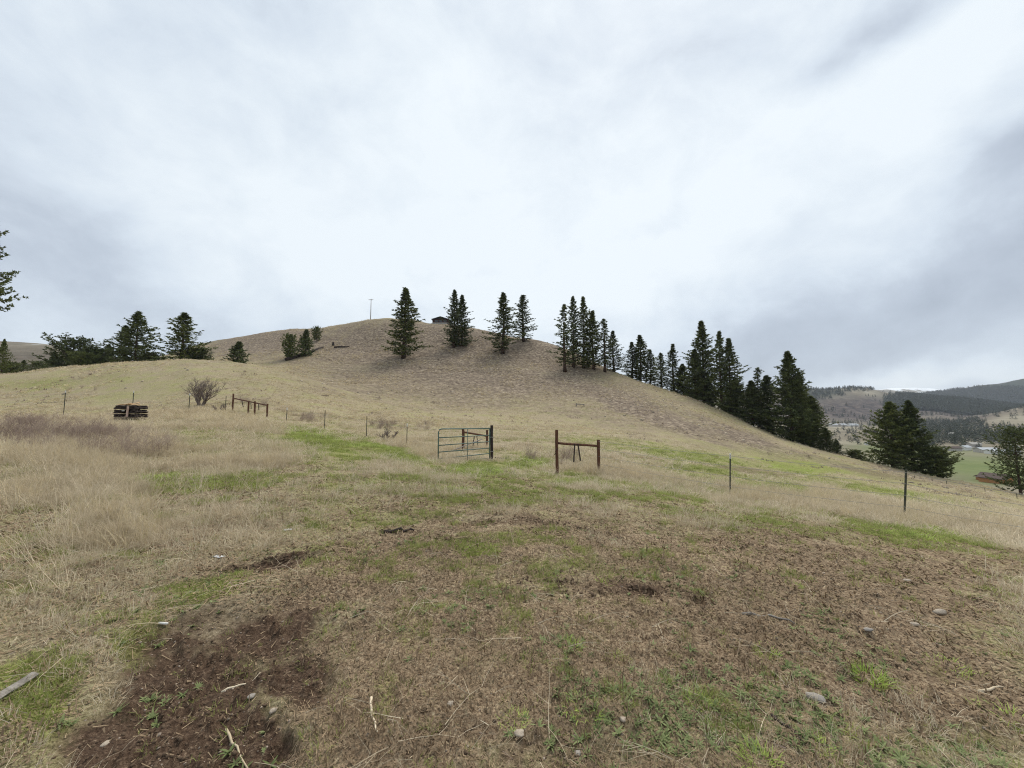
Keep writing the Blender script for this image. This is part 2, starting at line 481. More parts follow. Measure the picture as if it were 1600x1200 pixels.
def plain_mat(name, a, b, scale=8, rough=.85, coords='Object', bstr=.3, spec=.2, metal=0.0, stretch=(1, 1, 1), transl=0, bdist=.01, rand=0.0):
    m, t = new_mat(name)
    tcn = t.n('ShaderNodeTexCoord').outputs[coords]
    v = t.vm('MULTIPLY', tcn, stretch)
    f = t.noise(v, scale, 5, .6)
    col = t.mix(t.rng(f, .3, .7), a, b)
    if rand:
        oi = t.n('ShaderNodeObjectInfo').outputs['Random']
        col = t.mix(1.0, col, t.mix(oi, (1 - rand,) * 3, (1 + rand,) * 3), 'MULTIPLY')
    return finish(m, t, col, rough, f, bstr, bdist, spec, metal, transl)


def ground_mat():
    m, t = new_mat('ground_cover')
    pos = t.n('ShaderNodeNewGeometry').outputs['Position']
    za = t.n('ShaderNodeAttribute', attribute_name='zone')
    sp = t.n('ShaderNodeSeparateColor')
    t.L.new(za.outputs['Color'], sp.inputs[0])
    G, D, Lz = sp.outputs
    B = za.outputs['Alpha']
    n1 = t.noise(pos, .45, 6, .6)
    n2 = t.noise(pos, 3.2, 6, .65)
    n3 = t.noise(pos, 34, 6, .7)
    n4 = t.noise(pos, 140, 4, .7)
    n3 = t.rng(t.m('ADD', t.m('MULTIPLY', n3, .55), t.m('MULTIPLY', t.noise(pos, 95, 5, .75), .45)), .38, .62, .28, .72)
    n5 = t.noise(t.vm('MULTIPLY', pos, (1, 1, 1.8)), 1.3, 8, .78)
    straw = t.ramp(n3, [(.3, (.10, .075, .045)), (.46, (.265, .21, .13)), (.56, (.40, .33, .215)), (.70, (.60, .515, .36))])
    green = t.ramp(n3, [(.34, (.075, .08, .022)), (.5, (.20, .215, .055)), (.66, (.37, .38, .12))])
    dirt = t.ramp(n3, [(.32, (.042, .025, .016)), (.5, (.098, .062, .040)), (.62, (.15, .10, .066)), (.74, (.30, .22, .15))])
    litter = t.ramp(n3, [(.34, (.078, .050, .031)), (.44, (.21, .145, .090)), (.54, (.38, .28, .18)), (.68, (.60, .49, .33))])
    tr = t.noise(t.vm('MULTIPLY', pos, (.10, .10, 1.9)), 1.0, 7, .7, 1.2)
    n6 = t.m('ADD', t.m('MULTIPLY', n5, .82), t.m('MULTIPLY', tr, .18))
    brown = t.ramp(n6, [(.40, (.045, .033, .025)), (.45, (.118, .088, .064)), (.525, (.20, .155, .112)), (.61, (.42, .345, .25))])
    pat = t.rng(n2, .38, .62)
    field = t.mix(t.rng(n1, .42, .66), straw, t.mix(.55, straw, green))
    col = field

    nm = t.noise(pos, 9, 5, .65)
    q = t.m('ADD', t.m('ADD', t.m('MULTIPLY', n2, .40), t.m('MULTIPLY', nm, .35)), t.m('MULTIPLY', n3, .25))
    brk = t.m('MULTIPLY', t.m('SUBTRACT', q, .5), 2.6)

    def th(wt, soft=.20):
        # the weight of a zone broken up by noise
        return t.rng(t.m('ADD', wt, brk), .5 - soft, .5 + soft)
    col = t.mix(th(B, .35), col, brown)
    col = t.mix(th(Lz), col, litter)
    col = t.mix(th(G), col, green)
    col = t.mix(th(D, .32), col, dirt)
    lum = t.rng(n1, .25, .75, .86, 1.14)
    col = t.mix(1.0, col, lum, 'MULTIPLY')
    h = t.m('ADD', t.m('MULTIPLY', n3, .6), t.m('ADD', t.m('MULTIPLY', n4, .25), t.m('MULTIPLY', n5, 1.2)))
    return finish(m, t, col, .95, h, .8, .04, .15)


def valley_mat():
    m, t = new_mat('valley_grassland')
    pos = t.n('ShaderNodeNewGeometry').outputs['Position']
    za = t.n('ShaderNodeAttribute', attribute_name='zone')
    sp = t.n('ShaderNodeSeparateColor')
    t.L.new(za.outputs['Color'], sp.inputs[0])
    G, D, Lz = sp.outputs
    n1 = t.noise(t.vm('MULTIPLY', pos, (1, .5, 1)), .012, 7, .62)
    n2 = t.noise(pos, .06, 6, .7)
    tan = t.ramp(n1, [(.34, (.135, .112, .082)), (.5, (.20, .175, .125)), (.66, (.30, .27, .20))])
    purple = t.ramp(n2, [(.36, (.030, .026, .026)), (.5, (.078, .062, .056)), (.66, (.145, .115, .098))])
    green = t.ramp(n2, [(.3, (.10, .135, .045)), (.7, (.165, .19, .075))])
    wood = t.ramp(n2, [(.3, (.016, .024, .018)), (.7, (.04, .052, .034))])
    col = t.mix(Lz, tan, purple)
    col = t.mix(G, col, green)
    col = t.mix(D, col, wood)
    snow = za.outputs['Alpha']
    col = t.mix(t.rng(t.m('ADD', snow, t.m('MULTIPLY', t.m('SUBTRACT', n1, .5), 2.2)), .42, .62), col, (.78, .82, .86))
    return finish(m, t, col, .95, n2, .6, 3.0, .1)


# ------------------------------------------------------------------ mesh helpers
def mesh_np(name, verts, faces_flat, nside, mat=None, smooth=False):
    """verts (N,3) array; faces_flat 1-D index array of polygons that all have nside corners"""
    me = bpy.data.meshes.new(name)
    nf = len(faces_flat) // nside
    me.vertices.add(len(verts)); me.vertices.foreach_set('co', np.asarray(verts, np.float32).ravel())
    me.loops.add(len(faces_flat)); me.loops.foreach_set('vertex_index', np.asarray(faces_flat, np.int32))
    me.polygons.add(nf)
    me.polygons.foreach_set('loop_start', np.arange(nf, dtype=np.int32) * nside)
    me.update(calc_edges=True)
    if smooth:
        me.polygons.foreach_set('use_smooth', np.ones(nf, bool))
    if mat:
        me.materials.append(mat)
    me.validate()
    return me


def link(name, me, parent=None, loc=None, **props):
    o = bpy.data.objects.new(name, me)
    C.objects.link(o)
    if parent is not None:
        o.parent = parent
    if loc is not None:
        o.location = loc
    for k, v in props.items():
        o[k] = v
    return o


def thing(name, label, cat, loc=(0, 0, 0), rotz=0.0, group=None):
    o = bpy.data.objects.new(name, None)
    o.empty_display_size = .2
    C.objects.link(o)
    o.location = loc
    o.rotation_euler = (0, 0, rotz)
    o['label'] = label; o['category'] = cat
    if group:
        o['group'] = group
    return o


class MB:
    """collects polygons, builds one mesh"""
    def __init__(self):
        self.v = []; self.f = []

    def box(self, c, s, rot=None):
        b = len(self.v)
        for sx in (-.5, .5):
            for sy in (-.5, .5):
                for sz in (-.5, .5):
                    p = Vector((sx * s[0], sy * s[1], sz * s[2]))
                    if rot is not None:
                        p = rot @ p
                    self.v.append(Vector(c) + p)
        for q in ((0, 1, 3, 2), (4, 6, 7, 5), (0, 4, 5, 1), (2, 3, 7, 6), (0, 2, 6, 4), (1, 5, 7, 3)):
            self.f.append([b + i for i in q])
        return self

    def tube(self, pts, rad, n=6, cap=True, squash=1.0):
        pts = [Vector(p) for p in pts]
        if not hasattr(rad, '__len__'):
            rad = [rad] * len(pts)
        b = len(self.v)
        up = Vector((0, 0, 1))
        for i, p in enumerate(pts):
            d = (pts[min(i + 1, len(pts) - 1)] - pts[max(i - 1, 0)]).normalized()
            a = d.cross(up if abs(d.z) < .95 else Vector((1, 0, 0))).normalized()
            c = a.cross(d)
            for k in range(n):
                t = 2 * PI * k / n
                self.v.append(p + (a * math.cos(t) + c * math.sin(t) * squash) * rad[i])
        for i in range(len(pts) - 1):
            for k in range(n):
                k2 = (k + 1) % n
                self.f.append([b + i * n + k, b + i * n + k2, b + (i + 1) * n + k2, b + (i + 1) * n + k])
        if cap:
            self.f.append([b + k for k in range(n)][::-1])
            self.f.append([b + (len(pts) - 1) * n + k for k in range(n)])
        return self

    def poly(self, pts):
        b = len(self.v)
        self.v += [Vector(p) for p in pts]
        self.f.append(list(range(b, b + len(pts))))
        return self

    def data(self, name, mat, smooth=False):
        me = bpy.data.meshes.new(name)
        me.from_pydata([tuple(v) for v in self.v], [], self.f)
        if mat:
            me.materials.append(mat)
        if smooth:
            me.polygons.foreach_set('use_smooth', np.ones(len(me.polygons), bool))
        me.update()
        return me

    def build(self, name, mat, parent=None, smooth=False, bevel=0, **props):
        o = link(name, self.data(name, mat, smooth), parent, **props)
        if bevel:
            bv = o.modifiers.new('bevel', 'BEVEL'); bv.width = bevel; bv.segments = 2
        return o


# ------------------------------------------------------------------ the ground
GM = ground_mat(); VM = valley_mat()


def sheet(name, i0, i1, mat, zone, smooth=True, cols=None):
    ni, nj = i1 - i0, len(azv)
    v = np.stack([GX[i0:i1], GY[i0:i1], ZN[i0:i1]], -1).reshape(-1, 3)
    a = np.arange(ni * nj).reshape(ni, nj)
    q = np.stack([a[:-1, :-1], a[:-1, 1:], a[1:, 1:], a[1:, :-1]], -1).reshape(-1)
    me = mesh_np(name, v, q, 4, mat, smooth)
    ca = me.color_attributes.new('zone', 'FLOAT_COLOR', 'POINT')
    ca.data.foreach_set('color', np.stack([z_[i0:i1].reshape(-1) for z_ in zone], -1).astype(np.float32).ravel())
    return link(name, me, kind='structure')


iA = int(np.searchsorted(rv, 46)); iB = int(np.searchsorted(rv, 225)); iC = int(np.searchsorted(rv, 1150 * 1.0))
sheet('ground', 0, iA + 1, GM, (zg, zd, zl, zb))
sheet('hill', iA, iB + 1, GM, (zg, zd, zl, zb))
# valley zones
vx, vy = project(GX, GY, ZN)
wv = fbm(GX * .01, GY * .01, 4, 91)
right = (GY > 100) & (vx > 900)
meadow = zsum([(1510, 725, 130, 22, 3, 1.0), (1420, 705, 90, 9, 3, .8), (1560, 745, 90, 14, 0, 1), (1390, 715, 60, 8, 0, .6)], vx, vy, wv, wv) * right
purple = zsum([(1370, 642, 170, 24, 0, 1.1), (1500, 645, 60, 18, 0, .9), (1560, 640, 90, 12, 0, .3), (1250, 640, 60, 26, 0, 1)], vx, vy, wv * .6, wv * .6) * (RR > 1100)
wood = zsum([(1610, 612, 190, 34, -8, 1.2)], vx, vy, wv * .3, wv * .3) * (GY > 1750) + zsum([(1275, 614, 40, 9, 0, 1.0)], vx, vy, wv, wv) * (GY > 1200)
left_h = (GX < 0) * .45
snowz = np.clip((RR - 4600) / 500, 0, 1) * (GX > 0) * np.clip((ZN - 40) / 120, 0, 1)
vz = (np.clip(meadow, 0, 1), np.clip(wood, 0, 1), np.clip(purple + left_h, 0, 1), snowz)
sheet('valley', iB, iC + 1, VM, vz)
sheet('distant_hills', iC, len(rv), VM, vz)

# ------------------------------------------------------------------ plants scattered as stuff (geometry-nodes instances)
def blade_ribbon(verts, faces, base, az_, lean, length, width, segs=2, curl=.5, twist=0.0):
    """one tapering blade: quads and a closing triangle folded into a quad strip"""
    d = Vector((math.cos(az_), math.sin(az_), 0))
    side = Vector((-d.y, d.x, 0))
    if twist:
        side = Matrix.Rotation(twist, 3, d) @ side
    b = len(verts)
    p = Vector(base)
    ang = lean
    for i in range(segs + 1):
        wd = width * (1 - .85 * i / segs) * .5
        verts.append(p - side * wd); verts.append(p + side * wd)
        p = p + (d * math.sin(ang) + Vector((0, 0, math.cos(ang)))) * (length / segs)
        ang += curl / segs * 2
    for i in range(segs):
        k = b + 2 * i
        faces.append((k, k + 1, k + 3, k + 2))


def clump_mesh(name, mat, n, spread, length, width, lean, curl=.6, segs=2, seed=0, flat=False):
    rd = random.Random(seed)
    V, Fc = [], []
    for i in range(n):
        a = rd.uniform(0, 2 * PI); rr = spread * math.sqrt(rd.random())
        base = (math.cos(a) * rr, math.sin(a) * rr, -.01)
        L = length * rd.uniform(.45, 1.1)
        blade_ribbon(V, Fc, base, a + rd.uniform(-1.2, 1.2), rd.uniform(0, lean), L, width * rd.uniform(.6, 1.2), segs, rd.uniform(0, curl), rd.uniform(-.6, .6))
    me = bpy.data.meshes.new(name)
    me.from_pydata([tuple(v) for v in V], [], Fc)
    me.materials.append(mat)
    me.update()
    return me


def twig_plant_mesh(name, mat, height, spread, stems, seed=0, thick=.004, depth=2, kids=4, ang=.6, seeds=False):
    """dry branching weed or brush: thin 3-sided stems"""
    rd = random.Random(seed)
    V, Fc = [], []

    def stick(p, q, r0, r1):
        b = len(V)
        d = (q - p).normalized()
        a = d.cross(Vector((.3, .2, .9))).normalized(); c = a.cross(d)
        for (pt, r) in ((p, r0), (q, r1)):
            for k in range(3):
                t = 2 * PI * k / 3
                V.append(pt + (a * math.cos(t) + c * math.sin(t)) * r)
        for k in range(3):
            k2 = (k + 1) % 3
            Fc.append((b + k, b + k2, b + 3 + k2, b + 3 + k))

    def grow(p, d, L, r, lev):
        n = 3
        for i in range(n):
            d2 = (d + Vector((rd.gauss(0, .12), rd.gauss(0, .12), rd.gauss(.02, .08)))).normalized()
            q = p + d2 * (L / n)
            stick(p, q, r * (1 - .25 * i), r * (1 - .25 * (i + 1)))
            p = q; d = d2
            if lev > 0:
                for k in range(rd.randint(1, max(1, kids // 2))):
                    a = rd.uniform(0, 2 * PI)
                    s = Vector((math.cos(a), math.sin(a), 0))
                    dn = (d * math.cos(ang) + s * math.sin(ang) * rd.uniform(.6, 1.3)).normalized()
                    grow(p, dn, L * rd.uniform(.3, .6), r * .55, lev - 1)
    for i in range(stems):
        a = rd.uniform(0, 2 * PI)
        rr = spread * .25 * math.sqrt(rd.random())
        d = Vector((math.cos(a) * rd.uniform(0, .6), math.sin(a) * rd.uniform(0, .6), 1)).normalized()
        grow(Vector((math.cos(a) * rr, math.sin(a) * rr, -.02)), d, height * rd.uniform(.6, 1.05), thick, depth)
    me = bpy.data.meshes.new(name)
    me.from_pydata([tuple(v) for v in V], [], Fc)
    me.materials.append(mat)
    me.update()
    return me


def scatter(name, pts, rot, scl, idx, protos, **props):
    me = bpy.data.meshes.new(name)
    me.vertices.add(len(pts)); me.vertices.foreach_set('co', np.asarray(pts, np.float32).ravel())
    for an, typ, arr in (('rot', 'FLOAT_VECTOR', rot), ('scl', 'FLOAT_VECTOR', scl)):
        a = me.attributes.new(an, typ, 'POINT'); a.data.foreach_set('vector', np.asarray(arr, np.float32).ravel())
    a = me.attributes.new('pick', 'INT', 'POINT'); a.data.foreach_set('value', np.asarray(idx, np.int32))
    o = link(name, me, kind='stuff', **props)
    ng = bpy.data.node_groups.new('scatter_' + name, 'GeometryNodeTree')
    ng.interface.new_socket('Geometry', in_out='INPUT', socket_type='NodeSocketGeometry')
    ng.interface.new_socket('Geometry', in_out='OUTPUT', socket_type='NodeSocketGeometry')
    N = ng.nodes; L = ng.links
    gi = N.new('NodeGroupInput'); go = N.new('NodeGroupOutput')
    jn = N.new('GeometryNodeJoinGeometry')
    for p in protos[::-1]:
        po = bpy.data.objects.new(name + '_form', p)
        oi = N.new('GeometryNodeObjectInfo'); oi.inputs['Object'].default_value = po
        oi.inputs['As Instance'].default_value = True
        L.new(oi.outputs['Geometry'], jn.inputs[0])
    ip = N.new('GeometryNodeInstanceOnPoints')
    ip.inputs['Pick Instance'].default_value = True
    L.new(gi.outputs[0], ip.inputs['Points']); L.new(jn.outputs[0], ip.inputs['Instance'])
    for an, typ, sock in (('pick', 'INT', 'Instance Index'), ('rot', 'FLOAT_VECTOR', 'Rotation'), ('scl', 'FLOAT_VECTOR', 'Scale')):
        na = N.new('GeometryNodeInputNamedAttribute'); na.data_type = typ; na.inputs['Name'].default_value = an
        L.new(na.outputs['Attribute'], ip.inputs[sock])
    L.new(ip.outputs[0], go.inputs[0])
    md = o.modifiers.new('scatter', 'NODES'); md.node_group = ng
    return o


def sample(n, r0, r1, fn, amax=57.5, rpow=None):
    """n tries in the visible wedge, denser near the eye; fn(x,y,z,px,py,zones) gives the acceptance"""
    a = np.radians(rng.uniform(-amax, amax, n))
    r = np.exp(rng.uniform(math.log(r0), math.log(r1), n)) if rpow is None else (r0 ** rpow + (r1 ** rpow - r0 ** rpow) * rng.random(n)) ** (1 / rpow)
    x, y = r * np.sin(a), r * np.cos(a)
    z = hgt(x, y)
    px, py = project(x, y, z)
    zn = zones(x, y, z)
    keep = rng.random(n) < fn(x, y, z, px, py, zn)
    return np.stack([x[keep], y[keep], z[keep]], -1), r[keep]


def rs(n, lo, hi, tilt=.12, zs=None):
    rot = np.stack([rng.normal(0, tilt, n), rng.normal(0, tilt, n), rng.uniform(0, 2 * PI, n)], -1)
    s = rng.uniform(lo, hi, n)
    scl = np.stack([s, s, s * (rng.uniform(*zs, n) if zs else 1)], -1)
    return rot, scl


def veg(name, dark, light, transl=.25, rand=.3, scale=3):
    m, t = new_mat(name)
    pos = t.n('ShaderNodeNewGeometry').outputs['Position']
    f = t.noise(pos, scale, 4, .6)
    oi = t.n('ShaderNodeObjectInfo').outputs['Random']
    k = t.m('ADD', t.m('MULTIPLY', t.rng(f, .3, .7), .45), t.m('MULTIPLY', oi, .55))
    col = t.mix(k, dark, light)
    return finish(m, t, col, .8, spec=.15, transl=transl)


M_dry = veg('dry_grass', (.31, .245, .16), (.78, .68, .50))
M_gold = veg('golden_dry_grass', (.42, .34, .20), (.80, .69, .46))
M_grass = veg('green_grass', (.14, .17, .045), (.42, .46, .14))
M_lush = veg('fresh_green_grass', (.25, .35, .06), (.54, .64, .18))
M_brush = veg('brush_twigs', (.19, .135, .11), (.44, .35, .29), 0)
M_weed = veg('weed_stalks', (.40, .32, .21), (.72, .62, .46), 0)
M_lit = veg('straw_litter', (.16, .105, .06), (.50, .38, .24), .1, scale=14)
M_leafweed = veg('broadleaf_weed', (.12, .155, .055), (.31, .35, .16))
M_pebble = plain_mat('pebble', (.16, .12, .09), (.42, .35, .28), 3, .85, 'Object', .3, rand=.35)
M_clod = plain_mat('soil_clod', (.07, .046, .030), (.20, .14, .092), 30, .95, 'Object', .6)
M_stone = plain_mat('pale_stone', (.26, .21, .16), (.50, .43, .34), 12, .8, 'Object', .4)
M_rock = plain_mat('hill_rock', (.26, .21, .155), (.52, .44, .33), 6, .9, 'Object', .4, rand=.3)


def cl(q, a=0., b=1.):
    return np.clip(q, a, b)


def reg(lst, px, py, lo=.5, hi=1.2):
    z0 = np.zeros_like(px)
    return zsum(lst, px, py, z0, z0, lo, hi)


# short straw lying on the soil, one mesh of little slivers
def litter(name, n, r0, r1, fn, mat, len_=(.015, .07), wid=.0012, lift=.012):
    p, r = sample(n, r0, r1, fn)
    n = len(p)
    a = rng.uniform(0, 2 * PI, n)
    grow = np.clip(r / 3.2, .8, 2.2)
    L = rng.uniform(*len_, n) * grow
    dx, dy = np.cos(a) * L / 2, np.sin(a) * L / 2
    wd = wid * rng.uniform(.5, 1.6, n) * np.clip(r / 2.4, .8, 3.5)
    sx, sy = -np.sin(a) * wd, np.cos(a) * wd
    x0, y0, x1, y1 = p[:, 0] - dx, p[:, 1] - dy, p[:, 0] + dx, p[:, 1] + dy
    z0 = hgt(x0, y0) + rng.uniform(.001, lift, n); z1 = hgt(x1, y1) + rng.uniform(.001, lift, n) + (rng.random(n) < .12) * rng.uniform(0, .05, n)
    V = np.stack([np.stack([x0 - sx, y0 - sy, z0], -1), np.stack([x0 + sx, y0 + sy, z0 + wd], -1), np.stack([x1 + sx * .4, y1 + sy * .4, z1 + wd * .5], -1), np.stack([x1 - sx * .4, y1 - sy * .4, z1], -1)], 1).reshape(-1, 3)
    me = mesh_np(name, V, np.arange(n * 4), 4, mat)
    return link(name, me, kind='stuff')


litter('straw_litter', 150000, 1.4, 14, lambda x, y, z, px, py, zn: cl(.50 - zn[1] * 1.0 - zn[0] * .2 - zn[2] * .12 + fbm(x * 2.2, y * 2.2, 4, 201) * 1.6, .05, 1), M_lit)
litter('brown_litter', 330000, 1.4, 12, lambda x, y, z, px, py, zn: cl(.30 + zn[2] * .5 - zn[1] * .75 + fbm(x * 3, y * 3, 4, 203) * 1.3, .02, 1), veg('brown_litter', (.115, .076, .046), (.50, .375, .24), 0, scale=14), (.008, .028), .0026)

# green grass: short tufts
g_pro = [clump_mesh('short_grass_a', M_grass, 26, .07, .06, .0045, 1.0, .8, 2, 1), clump_mesh('short_grass_b', M_grass, 22, .05, .085, .0045, .9, .9, 2, 2), clump_mesh('short_grass_c', M_grass, 16, .08, .045, .0045, 1.3, .6, 2, 3)]
def f_green(x, y, z, px, py, zn):
    r_ = np.hypot(x, y)
    n = fbm(x * 3.4, y * 3.4, 3, 210) * cl(r_ / 9, .75, 1.15); n2 = fbm(x * .35, y * .35, 4, 211)
    return cl((zn[0] * 1.25 - zn[1] * .8 + n * 2.6 + n2 * .5 - .30) * 1.6 + cl(fbm(x * 3.1, y * 3.1, 3, 213) * 7 - 1.25) * .75 * (r_ < 14)) * cl(1.25 - zn[1]) + .012
p, r = sample(120000, 1.4, 40, f_green, rpow=None)
rot, scl = rs(len(p), .6, 1.25); k = np.clip(r / 5.5, .75, 4.5)[:, None]; scl *= k * np.array([1, 1, 1]); scl[:, 2] /= np.clip(k[:, 0], 1, 9) ** .55
scatter('green_grass', p, rot, scl, rng.integers(0, 3, len(p)), g_pro)
l_pro = [clump_mesh('lush_grass_a', M_lush, 26, .06, .07, .006, 1.0, .8, 2, 4), clump_mesh('lush_grass_b', M_lush, 20, .08, .05, .006, 1.2, .8, 2, 5)]
LUSH = [(755, 860, 60, 16, 0, 1), (275, 752, 90, 13, 0, 1), (745, 738, 60, 10, 0, .9), (700, 766, 40, 8, 0, .9), (835, 722, 25, 8, 0, .9), (1240, 729, 70, 8, 6, 1.0), (540, 690, 80, 9, 10, .7), (470, 678, 40, 8, 10, .8), (1430, 832, 90, 12, 5, .7), (60, 1120, 80, 40, 0, .5), (600, 1090, 14, 34, 10, .45)]
p, r = sample(60000, 1.5, 45, lambda x, y, z, px, py, zn: cl(reg(LUSH, px, py, .3, 1.3) + fbm(x * 1.8, y * 1.8, 4, 220) * 2.2 - .35) * (reg(LUSH, px, py, .3, 1.3) > .05))
rot, scl = rs(len(p), .6, 1.2); k = np.clip(r / 5.5, .8, 4.5)[:, None]; scl *= k; scl[:, 2] /= np.clip(k[:, 0], 1, 9) ** .55
scatter('fresh_grass', p, rot, scl, rng.integers(0, 2, len(p)), l_pro)

# low broad-leaved weeds in the near soil
def rosette(name, seed):
    rd = random.Random(seed); V, Fc = [], []
    for i in range(13):
        a = rd.uniform(0, 2 * PI)
        blade_ribbon(V, Fc, (0, 0, 0), a, rd.uniform(.8, 1.4), rd.uniform(.02, .05), .013, 2, .3, rd.uniform(-.4, .4))
    me = bpy.data.meshes.new(name); me.from_pydata([tuple(v) for v in V], [], Fc); me.materials.append(M_leafweed); me.update()
    return me
WEEDZ = [(1150, 1110, 260, 90, 0, 1), (900, 1130, 150, 60, 0, .6), (1480, 1170, 150, 50, 0, .7), (620, 960, 120, 50, 0, .35), (780, 960, 120, 60, 0, .3)]
p, r = sample(16000, 1.4, 7, lambda x, y, z, px, py, zn: cl(reg(WEEDZ, px, py) * .8 + fbm(x * 2.5, y * 2.5, 3, 230) * 1.6 - .1) * cl(1.1 - zn[1] * .6))
rot, scl = rs(len(p), .5, 1.3)
scatter('broadleaf_weeds', p, rot, scl, rng.integers(0, 2, len(p)), [rosette('rosette_a', 1), rosette('rosette_b', 2)])

# pebbles and clods
def blob(name, mat, seed, sub=1, rough=.25, sq=(1, 1, .6)):
    import bmesh
    bm = bmesh.new(); bmesh.ops.create_icosphere(bm, subdivisions=sub, radius=.5)
    rd = random.Random(seed)
    for v in bm.verts:
        v.co *= 1 + rd.uniform(-rough, rough)
        v.co = Vector((v.co.x * sq[0], v.co.y * sq[1], v.co.z * sq[2]))
    me = bpy.data.meshes.new(name); bm.to_mesh(me); bm.free(); me.materials.append(mat)
    me.polygons.foreach_set('use_smooth', np.ones(len(me.polygons), bool))
    return me
p, r = sample(9000, 1.4, 12, lambda x, y, z, px, py, zn: cl(.12 + zn[1] * .35 + reg([(1350, 960, 180, 40, 10, .6)], px, py)))
rot, scl = rs(len(p), .006, .017, .4); scl *= rng.choice([1, 1, 1, 1.6], len(p))[:, None] * np.clip(r / 4, .8, 2)[:, None]
scatter('pebbles', p, rot, scl, rng.integers(0, 3, len(p)), [blob('pebble_%s' % c, M_pebble, i, 1, .2, (1.2, .9, .6)) for i, c in enumerate('abc')])
p, r = sample(60000, 1.4, 10, lambda x, y, z, px, py, zn: cl(zn[1] * .35 - .05 + fbm(x * 3, y * 3, 3, 240) * .3))
rot, scl = rs(len(p), .006, .024, .6)
scatter('soil_crumbs', p, rot, scl, rng.integers(0, 3, len(p)), [blob('crumb_%s' % c, M_clod, 10 + i, 1, .3, (1.1, 1, .8)) for i, c in enumerate('abc')])
# clods thrown up along the ruts
rp = []
for pts, hw, dep in RUTS:
    for (ax, ay), (bx, by) in zip(pts[:-1], pts[1:]):
        for q in range(int(math.hypot(bx - ax, by - ay) * 1.0)):
            t = random.random()
            h_ = hit(ax + (bx - ax) * t + random.gauss(0, 5), ay + (by - ay) * t + random.gauss(0, hw * .8))
            rp.append(h_ + Vector((0, 0, .004)))
rp = np.array([tuple(q) for q in rp])
rp = rp[fbm(rp[:, 0] * 4, rp[:, 1] * 4, 3, 82) > -.06]
rot, scl = rs(len(rp), .010, .040, .7); scl[:, 2] *= .6
scatter('rut_clods', rp, rot, scl, rng.integers(0, 3, len(rp)), [blob('clod_%s' % c, M_clod, 20 + i, 2, .22, (1.2, .9, .8)) for i, c in enumerate('abc')])

# low thatch of dry grass over the middle distance
t_pro = [clump_mesh('thatch_a', M_dry, 34, .16, .16, .006, 1.5, .9, 2, 11), clump_mesh('thatch_b', M_dry, 30, .2, .11, .006, 1.55, .7, 2, 12), clump_mesh('thatch_c', M_dry, 30, .13, .2, .006, 1.2, .9, 2, 13)]
def f_thatch(x, y, z, px, py, zn):
    return cl(.42 + fbm(x * .8, y * .8, 4, 250) * 2.2 - zn[0] * .75 - zn[1] * .95 - zn[2] * .55) * cl((np.hypot(x, y) - 2.0) / 7, .03, 1)
p, r = sample(70000, 2.2, 50, f_thatch)
rot, scl = rs(len(p), .7, 1.3); k = np.clip(r / 7, .45, 3.2)[:, None]; scl *= k; scl[:, 2] /= np.clip(k[:, 0], 1, 9) ** .7
scatter('dry_thatch', p, rot, scl, rng.integers(0, 3, len(p)), t_pro)

# knee-high dry grass on the left and along the fence
d_pro = [clump_mesh('tall_grass_a', M_dry, 24, .2, .42, .0085, .9, .9, 3, 21), clump_mesh('tall_grass_b', M_dry, 22, .24, .34, .0085, 1.2, .9, 3, 22), clump_mesh('tall_grass_c', M_gold, 20, .14, .52, .0085, .4, .6, 3, 23)]
BRUSH = [(40, 684, 110, 30, 0, .9), (170, 694, 90, 20, 6, .8), (160, 608, 60, 5, 0, .9), (490, 655, 50, 7, 8, 1), (620, 668, 70, 8, 2, 1), (380, 630, 60, 6, 8, .8), (880, 722, 24, 12, 0, 1), (906, 727, 20, 8, 0, .9), (835, 716, 18, 7, 0, .8), (790, 650, 20, 3, 0, .0)]
TALL = [(90, 760, 190, 75, 5, 1), (40, 690, 120, 30, 0, .8), (250, 700, 200, 30, 8, .75), (370, 725, 110, 25, 0, .8), (330, 655, 130, 18, 8, .8), (60, 622, 90, 10, 0, 1), (500, 655, 100, 12, 12, .55), (650, 698, 70, 16, 12, 1),
        (1030, 752, 130, 14, 10, 1), (1200, 778, 130, 14, 7, 1), (1400, 800, 110, 20, 6, 1), (1540, 815, 90, 20, 12, 1), (920, 728, 60, 12, 0, .8), (1290, 775, 40, 16, 0, .8), (180, 640, 120, 8, 0, .6), (720, 705, 60, 10, 0, .5)]
p, r = sample(130000, 4.5, 62, lambda x, y, z, px, py, zn: cl(reg(TALL, px, py, .2, 1.45) * 1.25 + fbm(x * .8, y * .8, 4, 260) * 3.0 - .55) * (reg(TALL, px, py, .2, 1.45) > .02) * cl(1.1 - zn[0] * .8) * cl(1 - reg(BRUSH, px, py, .3, 1.2) * .75))
rot, scl = rs(len(p), .55, 1.15, .15); k = np.clip(r / 16, .7, 2.2)[:, None]; scl *= k; scl[:, 2] /= np.clip(k[:, 0], .9, 9)
scatter('tall_dry_grass', p, rot, scl, rng.choice([0, 0, 1, 1, 2], len(p)), d_pro)

# brown and purple brush
b_pro = [twig_plant_mesh('brush_a', M_brush, .55, .6, 12, 31, .005, 2, 4, .7), twig_plant_mesh('brush_b', M_brush, .45, .7, 12, 32, .005, 2, 4, .8)]
p, r = sample(60000, 9, 75, lambda x, y, z, px, py, zn: cl(reg(BRUSH, px, py, .3, 1.3) + fbm(x * .6, y * .6, 4, 270) * 2.2 - .35) * .24 * (reg(BRUSH, px, py, .3, 1.3) > .05))
rot, scl = rs(len(p), .45, 1.2)
scatter('brown_brush', p, rot, scl, rng.integers(0, 2, len(p)), b_pro)

